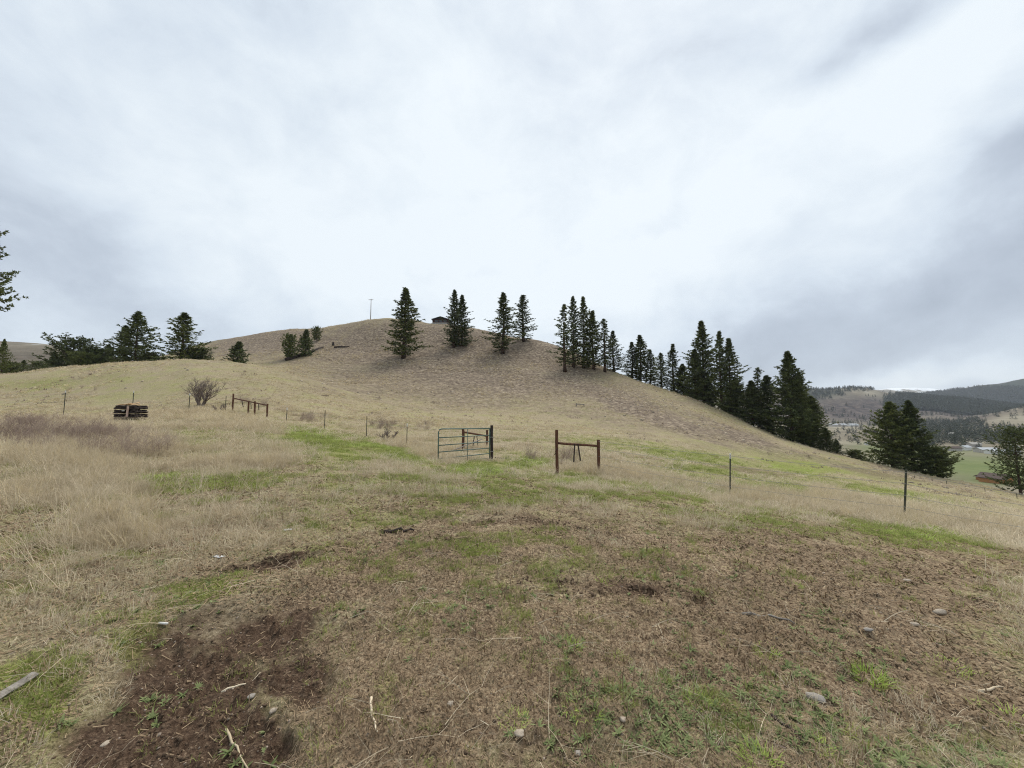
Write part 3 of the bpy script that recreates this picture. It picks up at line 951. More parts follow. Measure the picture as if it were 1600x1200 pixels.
# pale branching weed stalks standing and fallen in the near left
w_pro = [twig_plant_mesh('stalk_a', M_weed, .75, .3, 4, 41, .0035, 1, 3, .6), twig_plant_mesh('stalk_b', M_weed, .6, .4, 5, 42, .003, 2, 2, .7), twig_plant_mesh('stalk_c', M_weed, .9, .2, 3, 43, .0035, 1, 2, .5)]
WEED = [(90, 770, 170, 80, 0, 1), (200, 850, 160, 40, 0, .35), (60, 900, 120, 50, 0, .35), (350, 790, 160, 40, 0, .45), (560, 780, 160, 30, 0, .25), (1290, 770, 40, 25, 0, .7), (1440, 810, 80, 25, 0, .8), (1560, 830, 70, 20, 0, .8), (1180, 775, 150, 14, 5, .5), (300, 690, 200, 30, 0, .35), (650, 690, 50, 16, 0, .5)]
p, r = sample(9000, 3.6, 30, lambda x, y, z, px, py, zn: reg(WEED, px, py, .4, 1.2) * .5)
rot, scl = rs(len(p), .5, 1.05, .35); lay = rng.random(len(p)) < .45
rot[lay, 0] = rng.uniform(1.0, 1.5, lay.sum())
scatter('dry_weed_stalks', p, rot, scl, rng.integers(0, 3, len(p)), w_pro)

# tangled stalks and twigs lying in the foreground
f_pro = [twig_plant_mesh('fallen_twig_a', M_weed, .42, .02, 1, 51, .0028, 1, 2, .8), twig_plant_mesh('fallen_twig_b', M_weed, .3, .02, 1, 52, .0028, 1, 2, .9), twig_plant_mesh('fallen_twig_c', M_brush, .36, .02, 1, 53, .003, 1, 3, .9)]
p, r = sample(1300, 1.6, 11, lambda x, y, z, px, py, zn: cl(.42 - zn[1] * .6 + fbm(x * .9, y * .9, 3, 280) * 1.2 + reg([(1350, 960, 250, 70, 5, .4), (800, 980, 250, 70, 0, .4), (150, 950, 300, 90, -10, .6)], px, py)))
rot, scl = rs(len(p), .35, 1.05, .1); rot[:, 0] = PI / 2 + rng.normal(.0, .09, len(p))
p[:, 2] += .012
scatter('fallen_twigs', p, rot, scl, rng.integers(0, 3, len(p)), f_pro)

# tussocks over knoll, field and hill
h_pro = [clump_mesh('tussock_a', M_dry, 14, .2, .26, .05, 1.1, .8, 2, 61), clump_mesh('tussock_b', M_dry, 12, .24, .2, .05, 1.3, .8, 2, 62), clump_mesh('tussock_c', M_gold, 12, .2, .28, .05, 1.1, .8, 2, 63)]
def f_tus(x, y, z, px, py, zn):
    return cl(.34 + fbm(x * .15, y * .15, 4, 290) * 1.6 + fbm(x * .9, y * .9, 2, 291) * .7 - zn[3] * .34 - zn[0] * .6 - zn[1] * .5)
p, r = sample(230000, 38, 210, f_tus, rpow=1.0)
rot, scl = rs(len(p), .5, 1.25, .2); scl *= np.clip(r / 90, .7, 1.3)[:, None]
scatter('hill_tussocks', p, rot, scl, rng.integers(0, 3, len(p)), h_pro)
s_pro = [clump_mesh('low_shrub_a', M_brush, 16, .3, .2, .06, 1.2, .8, 2, 64)]
p, r = sample(60000, 42, 200, lambda x, y, z, px, py, zn: cl(fbm(x * .25, y * .25, 4, 292) * 1.7 - .12 + zn[3] * .10) * .6, rpow=1.0)
rot, scl = rs(len(p), .5, 1.3, .2)
scatter('hill_low_shrubs', p, rot, scl, np.zeros(len(p)), s_pro)
ROCKZ = [(625, 562, 40, 8, 0, .9), (720, 546, 34, 5, 0, .8), (850, 562, 80, 12, 15, .5), (700, 575, 200, 25, 5, .35), (950, 610, 100, 16, 20, .5), (1060, 640, 90, 12, 24, .6), (870, 626, 30, 4, 0, .5), (790, 556, 20, 3, 0, .6), (560, 540, 70, 25, -15, .25)]
p, r = sample(26000, 60, 170, lambda x, y, z, px, py, zn: cl(reg(ROCKZ, px, py, .4, 1.2) * .9 + .03) * .45, rpow=1.0)
rot, scl = rs(len(p), .15, .60, .4)
scatter('hill_rocks', p, rot, scl, rng.integers(0, 2, len(p)), [blob('rock_a', M_rock, 5, 1, .25), blob('rock_b', M_rock, 6, 1, .25)])


# ------------------------------------------------------------------ pines
def bark_mat():
    m, t = new_mat('pine_bark')
    v = t.n('ShaderNodeTexCoord').outputs['Object']
    f = t.noise(t.vm('MULTIPLY', v, (6, 6, 1.2)), 2.0, 5, .65)
    return finish(m, t, t.ramp(f, [(.3, (.022, .016, .013)), (.55, (.085, .055, .040)), (.75, (.16, .10, .07))]), .95, f, .8, .05, .1)


def needle_mat(name, dark, light):
    m, t = new_mat(name)
    v = t.n('ShaderNodeTexCoord').outputs['Object']
    f = t.noise(v, .9, 4, .7)
    g = t.noise(v, 7, 2, .6)
    oi = t.n('ShaderNodeObjectInfo').outputs['Random']
    col = t.mix(t.rng(t.m('ADD', t.m('MULTIPLY', f, .6), t.m('MULTIPLY', g, .4)), .38, .62), dark, light)
    col = t.mix(1.0, col, t.mix(oi, (.8, .82, .85), (1.2, 1.15, 1.0)), 'MULTIPLY')
    return finish(m, t, col, .7, spec=.2, transl=.12)


M_bark = bark_mat()
M_needle = needle_mat('pine_needles', (.042, .060, .020), (.175, .205, .075))
M_needle2 = needle_mat('bushy_pine_needles', (.06, .085, .025), (.17, .20, .065))  # needle colour with a paler dark tone, for the bushy forms


def pine_data(name, seed, H=20.0, R=3.0, cb=.12, n=110, prof='cone', tufts=13, tuft=.34, trunks=1, sparse=0.0, needle=None, r0=.24):
    rd = random.Random(seed); nr = np.random.default_rng(seed)
    T, Lm = MB(), MB()
    tc_, td_ = [], []
    stems = [(0, 0)] if trunks == 1 else [(-R * .20, -.2), (R * .22, .25)]
    for si, (ox, oy) in enumerate(stems):
        h = H * (1 if si == 0 else .93)
        pts = []
        bx, by = rd.uniform(-.3, .3), rd.uniform(-.3, .3)
        for i in range(9):
            t = i / 8
            pts.append(Vector((ox + bx * math.sin(t * 2.4) * .7, oy + by * math.sin(t * 2.9) * .7, -.5 + (h + .5) * t)))
        T.tube(pts, [max(.03, r0 * (1 - t / 8) ** .85 * (1.25 if t == 0 else 1)) for t in range(9)], 7)

        def axis(z):
            t = max(0, min(1, (z + .5) / (h + .5)))
            return Vector((ox + bx * math.sin(t * 2.4) * .7, oy + by * math.sin(t * 2.9) * .7, z))
        nb = int(n / len(stems) ** .6)
        lobes = [rd.uniform(.62, 1.12) for _ in range(9)]
        for b in range(nb):
            t = cb + (1 - cb) * ((b + rd.random()) / nb) ** .92
            s = (t - cb) / (1 - cb)
            if prof == 'cone':
                pr = (1 - s) ** .95 * (.55 + .45 * min(1, s / .15))
            elif prof == 'column':
                pr = (1 - s ** 1.7) * (.6 + .4 * min(1, s / .25)) * (1 - .3 * s)
            elif prof == 'round':
                pr = math.sqrt(max(0.02, 1 - (2 * s - .85) ** 2 / 1.35))
            else:   # ragged
                pr = ((1 - s) ** .72) * (.5 + .5 * min(1, s / .3))
            az_ = b * 2.39996 + rd.uniform(-.5, .5)
            lob = lobes[int((az_ % (2 * PI)) / (2 * PI) * 4) + int(s * 4.99)] if prof != 'round' else 1
            rag = 1 + (.45 if prof == 'round' else 1.0) * float(vnoise(np.array([s * 13 + seed * 5.1]), np.array([math.cos(az_) * 1.1 + 7.7 + math.sin(az_) * 3]), seed)[0])
            Lb = R * pr * rag * rd.uniform(.5, 1.15) * (.6 + .45 * lob) * (.85 if len(stems) > 1 else 1)
            if rd.random() < sparse:
                Lb *= rd.uniform(.25, .6)
            if Lb < .10 * R and s < .85:
                Lb = .10 * R
            up = (-.42 + s * .95) + rd.uniform(-.15, .15)
            if prof == 'round':
                up = -.1 + s * .9
            d = Vector((math.cos(az_), math.sin(az_), 0))
            p0 = axis(t * h)
            bp = []
            for i in range(5):
                q = i / 4
                z = Lb * (up * q - .22 * math.sin(q * PI) + .16 * q * q)
                bp.append(p0 + d * (Lb * q) + Vector((rd.gauss(0, .04), rd.gauss(0, .04), z)) * 1.0)
            Lm.tube(bp, [.055 * (1 - .2 * i) * max(.35, Lb / R) for i in range(5)], 3, cap=False)
            nt = max(3, int(tufts * (.35 + .65 * Lb / R)))
            sd = Vector((-d.y, d.x, 0))
            for k in range(nt):
                q = 1 - (k / nt) * .80 * rd.uniform(.85, 1.1)
                if rd.random() < sparse * .55:
                    continue
                i = min(3, int(q * 4)); f = q * 4 - i
                base = bp[i].lerp(bp[min(4, i + 1)], min(1, f))
                wd = Lb * .30 * (1 - abs(q - .55))
                c = base + sd * rd.uniform(-wd, wd) + Vector((0, 0, rd.uniform(-.10, .16)))
                tc_.append(tuple(c)); td_.append((d.x * .6, d.y * .6, .45))
        # leader
        for k in range(6):
            z = h * (1 - .05 * rd.random() ** 1)
            c = axis(z) + Vector((rd.gauss(0, .06), rd.gauss(0, .06), 0)); tc_.append(tuple(c)); td_.append((0, 0, 1))
    # needle tufts: bursts of narrow leaves
    c = np.array(tc_); dm = np.array(td_); nN = 7
    cc = np.repeat(c, nN, 0); dd = nr.normal(0, 1, (len(cc), 3)) * .62 + np.repeat(dm, nN, 0)
    dd /= np.linalg.norm(dd, axis=1)[:, None]
    sdv = np.cross(dd, nr.normal(0, 1, dd.shape)); sdv /= np.linalg.norm(sdv, axis=1)[:, None]
    L = tuft * nr.uniform(.6, 1.25, len(cc))[:, None]
    st = cc - dd * L * .25
    V = np.stack([st - sdv * L * .10, st + sdv * L * .10, cc + dd * L * .55 + sdv * L * .17, cc + dd * L + sdv * 0.0], 1)
    V[:, 0] = st; V[:, 1] = cc + dd * L * .45 + sdv * L * .19; V[:, 2] = cc + dd * L; V[:, 3] = cc + dd * L * .45 - sdv * L * .19
    R = float(np.percentile(np.abs(c[:, 0]), 94)) + tuft * .3
    Htop = float(c[:, 2].max()) + tuft * .5
    me = mesh_np(name + '_needles', V.reshape(-1, 3), np.arange(len(cc) * 4), 4, needle or M_needle)
    return dict(trunk=T.data(name + '_trunk', M_bark, True), limbs=Lm.data(name + '_limbs', M_bark), crown=me, H=Htop, R=R)


PROTO = {
    'slim_a': pine_data('slim_a', 1, 20, 3.1, .07, 202, 'cone', 15, 0.36, sparse=.12),
    'slim_b': pine_data('slim_b', 2, 20, 3.0, .04, 189, 'column', 14, 0.36, sparse=.22),
    'slim_c': pine_data('slim_c', 3, 20, 2.8, .08, 162, 'ragged', 14, 0.36, sparse=.3),
    'open_a': pine_data('open_a', 4, 20, 3.2, .08, 190, 'cone', 13, 0.36, sparse=.38),
    'open_b': pine_data('open_b', 5, 20, 2.7, .12, 121, 'ragged', 11, 0.36, sparse=.45),
    'twin': pine_data('twin', 6, 20, 3.6, .04, 310, 'column', 16, 0.34, trunks=2, sparse=.2),
    'full_a': pine_data('full_a', 7, 20, 4.6, .02, 283, 'cone', 24, 0.36, sparse=.08),
    'full_b': pine_data('full_b', 8, 20, 4.4, .03, 270, 'ragged', 24, 0.36, sparse=.1),
    'full_c': pine_data('full_c', 9, 20, 4.0, .02, 256, 'column', 23, 0.36, sparse=.05),
    'wide_a': pine_data('wide_a', 10, 13, 4.3, .05, 162, 'cone', 18, 0.33, sparse=.18, r0=.2),
    'wide_b': pine_data('wide_b', 12, 13, 4.2, .05, 148, 'cone', 17, 0.33, sparse=.28, r0=.2),
    'round_a': pine_data('round_a', 13, 9, 3.6, .05, 130, 'round', 17, .36, r0=.2),
    'bushy_a': pine_data('bushy_a', 14, 6, 1.9, .10, 90, 'round', 13, .30, r0=.12, needle=M_needle2),
    'bushy_b': pine_data('bushy_b', 15, 6, 2.1, .04, 90, 'cone', 14, .30, r0=.12, needle=M_needle2),
    'group_a': pine_data('group_a', 16, 15, 4.4, .08, 256, 'ragged', 24, 0.33, sparse=.12, r0=.28),
    'round_dark': pine_data('round_dark', 17, 7, 2.6, .03, 130, 'round', 18, .34, r0=.16),
    'edge_left': pine_data('edge_left', 19, 20, 3.8, .45, 150, 'column', 22, .34, sparse=.15),
    'edge': pine_data('edge', 18, 12, 3.6, .10, 130, 'round', 20, .30, sparse=.15, r0=.2),
}


def make_tree(kind, px, top, base, wpx, proto, label, Y=None, group=None, rz=None, trunk_px=None):
    P = PROTO[proto]
    if Y is None:
        b = hit(px, base, rmin=30)
        Y = b.y
    q = at_depth(px, base, Y)
    gz = float(hgt(q.x, q.y))
    tz = at_depth(px, top, Y).z
    h = tz - gz
    cw = 0.5 * wpx / F * (Y * math.cos(PITCH))
    sz = h / P['H']; sx = min(cw / P['R'], sz * 2.6)
    o = thing(kind, label, 'tree', (q.x, q.y, gz - .05), random.uniform(0, 6.28) if rz is None else rz, group)
    o.scale = (sx, sx, sz)
    for nm in ('trunk', 'limbs', 'crown'):
        c = bpy.data.objects.new(nm, P[nm]); C.objects.link(c); c.parent = o
        if nm == 'limbs':
            c['kind'] = 'stuff'
    return o


g1 = 'pines standing alone on the face of the hill'
make_tree('pine_tree', 630, 449, 560, 40, 'slim_a', 'tall slim dark pine left of the dark shed, foremost on the hill face', group=g1)
make_tree('pine_tree', 715, 453, 542, 33, 'twin', 'two-stemmed dense dark pine just right of the hilltop shed', group=g1, rz=.2)
make_tree('pine_tree', 785, 457, 553, 40, 'open_a', 'airy pale-topped pine, third along the hill after the two-stemmed one', group=g1)
make_tree('pine_tree', 818, 460, 543, 32, 'slim_c', 'narrower airy pine close behind and right of the wider airy one', group=g1, Y=128)
g2 = 'pines clustered on the shoulder of the hill'
make_tree('pine_tree', 883, 475, 581, 28, 'open_b', 'thin half bare pine with reddish lower trunk, leftmost of the shoulder cluster', group=g2)
make_tree('pine_tree', 896, 463, 574, 26, 'slim_c', 'tall narrow pine, taller left one of the two highest in the shoulder cluster', group=g2)
make_tree('pine_tree', 911, 463, 575, 33, 'slim_b', 'thickest and darkest tall pine in the middle of the shoulder cluster', group=g2)
make_tree('pine_tree', 928, 485, 577, 28, 'slim_a', 'medium dark pine leaning on the right side of the thickest shoulder pine', group=g2)
make_tree('pine_tree', 945, 498, 581, 24, 'open_b', 'slender pine with clear bare stem near the right end of the shoulder cluster', group=g2)
make_tree('pine_tree', 960, 516, 581, 28, 'slim_b', 'shorter full pine closing the shoulder cluster on its right', group=g2)
g3 = 'pines in the row along the descending ridge'
row = [(987, 534, 592, 26, 'slim_b', 'rounded dark pine at the upper left start of the ridge row'),
       (1000, 523, 597, 24, 'slim_a', 'pointed taller pine rising over the upper start of the ridge row'),
       (1016, 546, 606, 24, 'slim_b', 'medium bushy pine just below the pointed one starting the ridge row'),
       (1034, 551, 611, 20, 'slim_c', 'small thin pine standing a little apart in the upper ridge row'),
       (1054, 537, 618, 25, 'open_a', 'tall loose-topped pine halfway between the thin one and the two giants'),
       (1068, 568, 624, 32, 'full_c', 'low dense dark pine at the foot of the loose-topped one'),
       (1088, 545, 632, 30, 'full_c', 'dense shorter pine tucked against the left of the tallest ridge pine'),
       (1101, 501, 641, 33, 'slim_a', 'tallest pine of the ridge row, with pointed crown against the sky'),
       (1108, 590, 645, 36, 'full_b', 'low dark pine filling the foot of the tallest ridge pine'),
       (1129, 516, 650, 30, 'slim_b', 'high narrow pine right beside the tallest one, left stem of a pair'),
       (1143, 528, 655, 28, 'slim_a', 'high pine forming the right half of the pair beside the tallest'),
       (1152, 592, 660, 32, 'full_b', 'mid-height dark pine under the right of the tall pair'),
       (1176, 594, 670, 32, 'full_a', 'blunt dark pine in the dip between tall pair and large end pine'),
       (1188, 574, 672, 22, 'open_b', 'thin wispy-topped pine poking out in the dip of the ridge row'),
       (1202, 586, 678, 32, 'full_b', 'broad black-green pine directly left of the large end pine'),
       (1237, 548, 693, 46, 'full_a', 'largest and broadest ridge pine near the lower right end of the row'),
       (1254, 580, 698, 38, 'full_c', 'full dark pine overlapping the right flank of the largest ridge pine'),
       (1270, 618, 704, 34, 'full_b', 'sloping dark pine behind the right skirt of the largest ridge pine'),
       (1292, 668, 711, 30, 'full_c', 'small dark pine low at the tail of the ridge row'),
       (1308, 686, 716, 22, 'full_a', 'smallest pointed pine at the very tail of the ridge row')]
for i, (px, top, base, wp, pr, lab) in enumerate(row):
    make_tree('pine_tree', px, top, base, wp * (1.15 if px < 1200 else 1.0), pr, lab, group=g3, Y=float(np.interp(px, [980, 1000, 1085, 1150, 1225, 1300], [116, 114, 102, 94, 86, 79])) + (i % 3) * 1.5)
make_tree('juniper_tree', 1337, 701, 720, 20, 'round_dark', 'small round dark evergreen standing alone right of the ridge row', Y=79)
g4 = 'evergreens grouped above the wire fence post at right'
make_tree('pine_tree', 1397, 627, 742, 50, 'group_a', 'big dark pine with ragged left side, left stem of the right-hand clump', Y=70, group=g4)
make_tree('pine_tree', 1428, 625, 746, 50, 'full_c', 'big dark pine joined to its left neighbour, right stem of the clump', Y=69, group=g4)
make_tree('pine_tree', 1466, 694, 751, 36, 'round_dark', 'low round dark pine beside the two big ones above the fence', Y=68, group=g4)
make_tree('pine_tree', 1596, 662, 778, 46, 'edge', 'loose spreading pine cut off by the right edge above the orange-walled house', Y=58)
g5 = 'evergreens behind the grassy knoll'
for px, top, base, wp, pr, lab, Yv in [
        (211, 486, 568, 62, 'wide_a', 'tall spiky broad pine, right one of a touching pair behind the knoll', 92),
        (192, 508, 568, 40, 'wide_b', 'shorter spiky pine on the left of the touching pair behind the knoll', 95),
        (284, 488, 562, 56, 'wide_b', 'lone ragged pine with open branches behind the highest part of the knoll', 92),
        (374, 533, 568, 27, 'bushy_b', 'small green pine on its own at the knoll\'s right shoulder', 100),
        (112, 522, 576, 58, 'round_a', 'broad round-headed dark pine left of the touching spiky pair', 92),
        (148, 541, 574, 34, 'round_dark', 'low dark evergreen just right of the broad round-headed one', 94),
        (168, 537, 572, 26, 'wide_a', 'small pointed evergreen against the left of the touching spiky pair', 98),
        (130, 548, 575, 30, 'round_dark', 'low rounded evergreen in front of the round-headed pine\'s right foot', 88),
        (84, 553, 579, 27, 'wide_b', 'small dark evergreen at the left foot of the round-headed pine', 100),
        (60, 562, 580, 20, 'round_a', 'grey-green low evergreen halfway to the left edge behind the knoll', 110),
        (36, 562, 582, 18, 'wide_a', 'small conical evergreen near the left edge behind the knoll', 112),
        (14, 564, 584, 20, 'round_dark', 'low bushy evergreen nearest the left edge behind the knoll', 108),
        (232, 548, 569, 26, 'round_dark', 'dark low evergreen under the right skirt of the spiky pair', 90),
        (308, 541, 564, 30, 'round_dark', 'low brownish evergreen at the right foot of the lone ragged pine', 94)]:
    make_tree('pine_tree', px, top, base, wp, pr, lab, Y=Yv, group=g5)
make_tree('pine_tree', -50, 325, 588, 50, 'edge_left', 'tall near pine of which only branches reach in at the left edge', Y=56, rz=1.3)
make_tree('pine_tree', 2, 529, 584, 20, 'wide_a', 'dark evergreen cut by the left edge below the hanging branches', Y=70)
g6 = 'young pines on the left flank of the hill'
make_tree('pine_tree', 452, 520, 562, 20, 'bushy_a', 'bushy green young pine, left and lowest of three on the hill flank', group=g6)
make_tree('pine_tree', 479, 514, 556, 23, 'bushy_b', 'widest young pine in the middle of the three on the hill flank', group=g6)
make_tree('pine_tree', 495, 509, 533, 12, 'bushy_a', 'smallest young pine, uppermost of the three on the hill flank', group=g6)

# far trees: simple conical trees, a few pixels high
def far_tree(name, seed, mat, n=26):
    rd = random.Random(seed); V, Fc = [], []
    for i in range(n):
        t = (i + rd.random()) / n
        a = rd.uniform(0, 2 * PI); L = .34 * (1 - t) ** .8 + .04
        p = Vector((0, 0, .08 + t * .92)); d = Vector((math.cos(a), math.sin(a), 0)); s = Vector((-d.y, d.x, 0))
        b = len(V)
        V += [p + Vector((0, 0, .07)), p + d * L * .7 + s * .12 * (1.1 - t), p + d * L - Vector((0, 0, .06)), p + d * L * .7 - s * .12 * (1.1 - t)]
        Fc.append((b, b + 1, b + 2, b + 3))
    me = bpy.data.meshes.new(name); me.from_pydata([tuple(v) for v in V], [], Fc); me.materials.append(mat); me.update()
    return me
M_far = needle_mat('far_needles', (.020, .030, .018), (.055, .068, .038))
ft = [far_tree('far_tree_%s' % c, i, M_far) for i, c in enumerate('abc')]


def far_wood(name, n, r0, r1, regs, a0, a1, h0, h1, thr=.5, seed=0, pw=1.0, forms=None, **props):
    a = np.radians(rng.uniform(a0, a1, n)); r = (r0 ** pw + (r1 ** pw - r0 ** pw) * rng.random(n)) ** (1 / pw)
    x, y = r * np.sin(a), r * np.cos(a); z = hgt(x, y)
    px, py = project(x, y, z)
    k = reg(regs, px, py, .7, 1.15) * cl((fbm(x * .012, y * .012, 4, seed) + thr) * 3)
    keep = rng.random(n) < k
    p = np.stack([x, y, z - .3], -1)[keep]; m = len(p)
    s = rng.uniform(h0, h1, m)
    scl = np.stack([s * rng.uniform(.8, 1.3, m), s * rng.uniform(.8, 1.3, m), s], -1)
    rot = np.stack([np.zeros(m), np.zeros(m), rng.uniform(0, 6.28, m)], -1)
    return scatter(name, p, rot, scl, rng.integers(0, 3, m), forms or ft, **props)


far_wood('distant_forest', 26000, 1700, 3300, [(1600, 615, 210, 32, -5, 2)], 44, 60, 12, 20, 1.0, 301)
far_wood('ridge_woods', 5000, 1350, 2300, [(1278, 613, 45, 12, 0, 2), (1340, 609, 26, 4, 0, 1.2)], 30, 50, 8, 13, .6, 302)
far_wood('hillside_trees', 2600, 1100, 2200, [(1385, 640, 180, 32, 0, 1)], 30, 58, 7, 12, .10, 303)
far_wood('valley_woods', 4200, 420, 1400, [(1480, 668, 75, 26, 10, 1.6), (1500, 640, 60, 14, 0, 1.5), (1560, 680, 60, 14, 0, 1.4), (1440, 680, 50, 20, 0, 1.2), (1560, 648, 70, 12, -8, .2), (1345, 682, 60, 14, 0, .10)], 36, 57, 6, 12, .55, 304, 1.2)
g7 = 'scattered trees on the pale valley floor'
for i, (px, py, hp, wpx, lab) in enumerate([(1312, 689, 9, 5, 'thin little valley tree left of the two taller ones on pale grassland'), (1330, 692, 11, 6, 'left one of the two taller thin valley trees nearest the ridge row'), (1340, 694, 13, 7, 'tallest thin valley tree, right one of the close pair'),
        (1352, 676, 8, 8, 'rounded valley tree just in front of the small reddish barn'), (1296, 680, 7, 5, 'tiny valley tree peeking out nearest the large ridge pine'), (1318, 672, 9, 7, 'small valley tree directly below the middle pale-roofed barn'),
        (1345, 671, 8, 8, 'wide little valley tree right of the long white barn'), (1361, 690, 8, 5, 'thin valley tree just right of the tiny white hut')]):
    q = hit(px, py, rmin=150)
    o = thing('valley_tree', lab, 'tree', q, 0, g7)
    s = hp / F * q.y
    o.scale = (s * wpx / hp / .6, s * wpx / hp / .6, s)
    c_ = bpy.data.objects.new('crown', ft[i % 3]); C.objects.link(c_); c_.parent = o
    tk = MB().tube([(0, 0, -.1), (0, 0, .8)], [.03, .01], 5).data('valley_trunk', M_bark) if i == 0 else tk
    c_ = bpy.data.objects.new('trunk', tk); C.objects.link(c_); c_.parent = o

# ------------------------------------------------------------------ made things
M_rustwood = plain_mat('reddish_weathered_post', (.055, .028, .019), (.16, .075, .045), 5, .85, 'Object', .6, stretch=(5, 5, .8))
M_darkwood = plain_mat('dark_old_wood', (.018, .014, .013), (.07, .052, .045), 6, .9, 'Object', .6, stretch=(5, 5, .8))
M_greywood = plain_mat('grey_weathered_wood', (.13, .115, .10), (.33, .30, .265), 6, .9, 'Object', .7, stretch=(.7, 7, 7))
M_tanwood = plain_mat('tan_board', (.42, .26, .13), (.66, .46, .27), 4, .8, 'Object', .4, stretch=(.7, 5, 5))
M_gate = plain_mat('green_gate_paint', (.045, .095, .078), (.11, .17, .14), 6, .5, 'Object', .15, .4)
M_tpost = plain_mat('green_steel_post', (.03, .04, .028), (.085, .085, .06), 9, .7, 'Object', .2, .3)
M_white = plain_mat('white_paint', (.60, .59, .55), (.80, .79, .76), 8, .6)
M_wire = plain_mat('fence_wire', (.22, .21, .20), (.42, .40, .38), 20, .55, metal=.6)
M_bare = plain_mat('bare_grey_twigs', (.10, .078, .068), (.27, .22, .195), 4, .9)
M_plastic = plain_mat('white_plastic_film', (.66, .67, .68), (.82, .82, .82), 20, .35, spec=.4, transl=.1)
M_metalroof = plain_mat('dark_metal_roof', (.018, .018, .02), (.04, .04, .042), 3, .5)
M_maroon = plain_mat('dark_red_brown_siding', (.03, .014, .012), (.065, .032, .026), 2, .8, stretch=(1, 1, 6))
M_fascia = plain_mat('pale_fascia', (.30, .28, .25), (.45, .43, .39), 3, .7)
M_orange = plain_mat('orange_log_wall', (.33, .15, .055), (.50, .25, .10), 1.5, .7, stretch=(1, 1, 5))
M_brownroof = plain_mat('brown_shingle_roof', (.055, .040, .034), (.12, .088, .075), 2, .9)
M_glass = plain_mat('dark_window_glass', (.02, .025, .03), (.05, .06, .07), 2, .12, spec=.6)
M_palewall = plain_mat('pale_wall', (.40, .37, .33), (.58, .55, .50), 1, .8)
M_whiteroof = plain_mat('pale_metal_roof', (.34, .36, .38), (.5, .52, .54), .6, .5)


def post(px, top, base, Yv=None, w_=.12, round_=False, mat=None, bury=.25):
    """world foot and height of an upright whose foot and head show at these rows"""
    q = hit(px, base) if Yv is None else at_depth(px, base, Yv)
    q = Vector((q.x, q.y, float(hgt(q.x, q.y))))
    t = at_depth(px, top, q.y)
    return q, t.z - q.z


def rough_beam(a, b, w_, h_, seed=0, n=5, twist=0.0):
    """squarish timber from a to b, slightly uneven"""
    rd = random.Random(seed)
    a, b = Vector(a), Vector(b)
    mb = MB(); d = (b - a).normalized()
    s = d.cross(Vector((0, 0, 1)) if abs(d.z) < .9 else Vector((0, 1, 0))).normalized(); u = s.cross(d)
    if twist:
        R_ = Matrix.Rotation(twist, 3, d); s = R_ @ s; u = R_ @ u
    for i in range(n):
        p = a.lerp(b, i / (n - 1)) + s * rd.gauss(0, w_ * .04) + u * rd.gauss(0, h_ * .04)
        for k in range(8):
            t = 2 * PI * (k + .5) / 8
            c, sn = math.cos(t), math.sin(t)
            f = 1 / max(abs(c), abs(sn)) * .5 * (1 if k % 1 == 0 else 1)
            mb.v.append(p + s * c * f * w_ * .93 + u * sn * f * h_ * .93)
    for i in range(n - 1):
        for k in range(8):
            k2 = (k + 1) % 8
            mb.f.append([i * 8 + k, i * 8 + k2, (i + 1) * 8 + k2, (i + 1) * 8 + k])
    mb.f.append(list(range(8))[::-1]); mb.f.append([(n - 1) * 8 + k for k in range(8)])
    return mb


def local(o, p):
    return Vector(p) - Vector(o.location)


# --- green tube gate, standing open
gl = post(684.5, 670, 723, 15.4)
gr = post(765, 669, 717, 16.6)
A, Bq = gl[0], gr[0]
gate = thing('farm_gate', 'green tubular metal farm gate standing open on the grass', 'gate', A)
gh = at_depth(684.5, 670, A.y).z - A.z
L2 = Vector((Bq.x - A.x, Bq.y - A.y, 0)); Lg = L2.length; gate.rotation_euler = (0, 0, math.atan2(L2.y, L2.x))
z0 = at_depth(684.5, 717, A.y).z - A.z
dz = (at_depth(765, 708.5, Bq.y).z - A.z) - z0
rows_l = [684, 696, 706.5, 717]
def lz(row): return at_depth(684.5, row, A.y).z - A.z
def rz_(row): return at_depth(765, row, Bq.y).z - A.z
zt, ztr = lz(670.3), rz_(669.3)
MB().tube([(0, 0, lz(722)), (0, 0, zt - .12), (.035, 0, zt - .03), (.13, 0, zt), (Lg * .5, 0, (zt + ztr) / 2), (Lg - .02, 0, ztr)], .025, 8).build('top_rail', M_gate, gate, True)
for lr, rr in ((684, 680), (696, 690), (706.5, 700), (717, 708.5), (722, 716)):
    MB().tube([(.01, 0, lz(lr)), (Lg - .01, 0, rz_(rr))], .020 if lr < 720 else .012, 8).build('rail', M_gate, gate, True)
MB().tube([(Lg, 0, rz_(717)), (Lg, 0, ztr + .01)], .024, 8).build('end_upright', M_gate, gate, True)
MB().tube([(Lg * .55, 0, rz_(719)), (Lg * .55, 0, (zt + ztr) / 2)], .012, 6).build('brace', M_gate, gate, True)
q = Bq + Vector((.085, .06, 0))
t_ = at_depth(767, 664.5, q.y).z
gp = thing('gate_post', 'dark brown wooden post the green gate is hung on', 'post', q)
rough_beam((0, 0, -.3), (0, 0, t_ - q.z), .13, .13, 3).build('post', M_darkwood, gp)
for zq in (.35, .95):
    MB().tube([(-.10, -.06, zq), (.0, -.085, zq + .01), (.09, -.06, zq)], .014, 6).build('hinge', M_wire, gp)


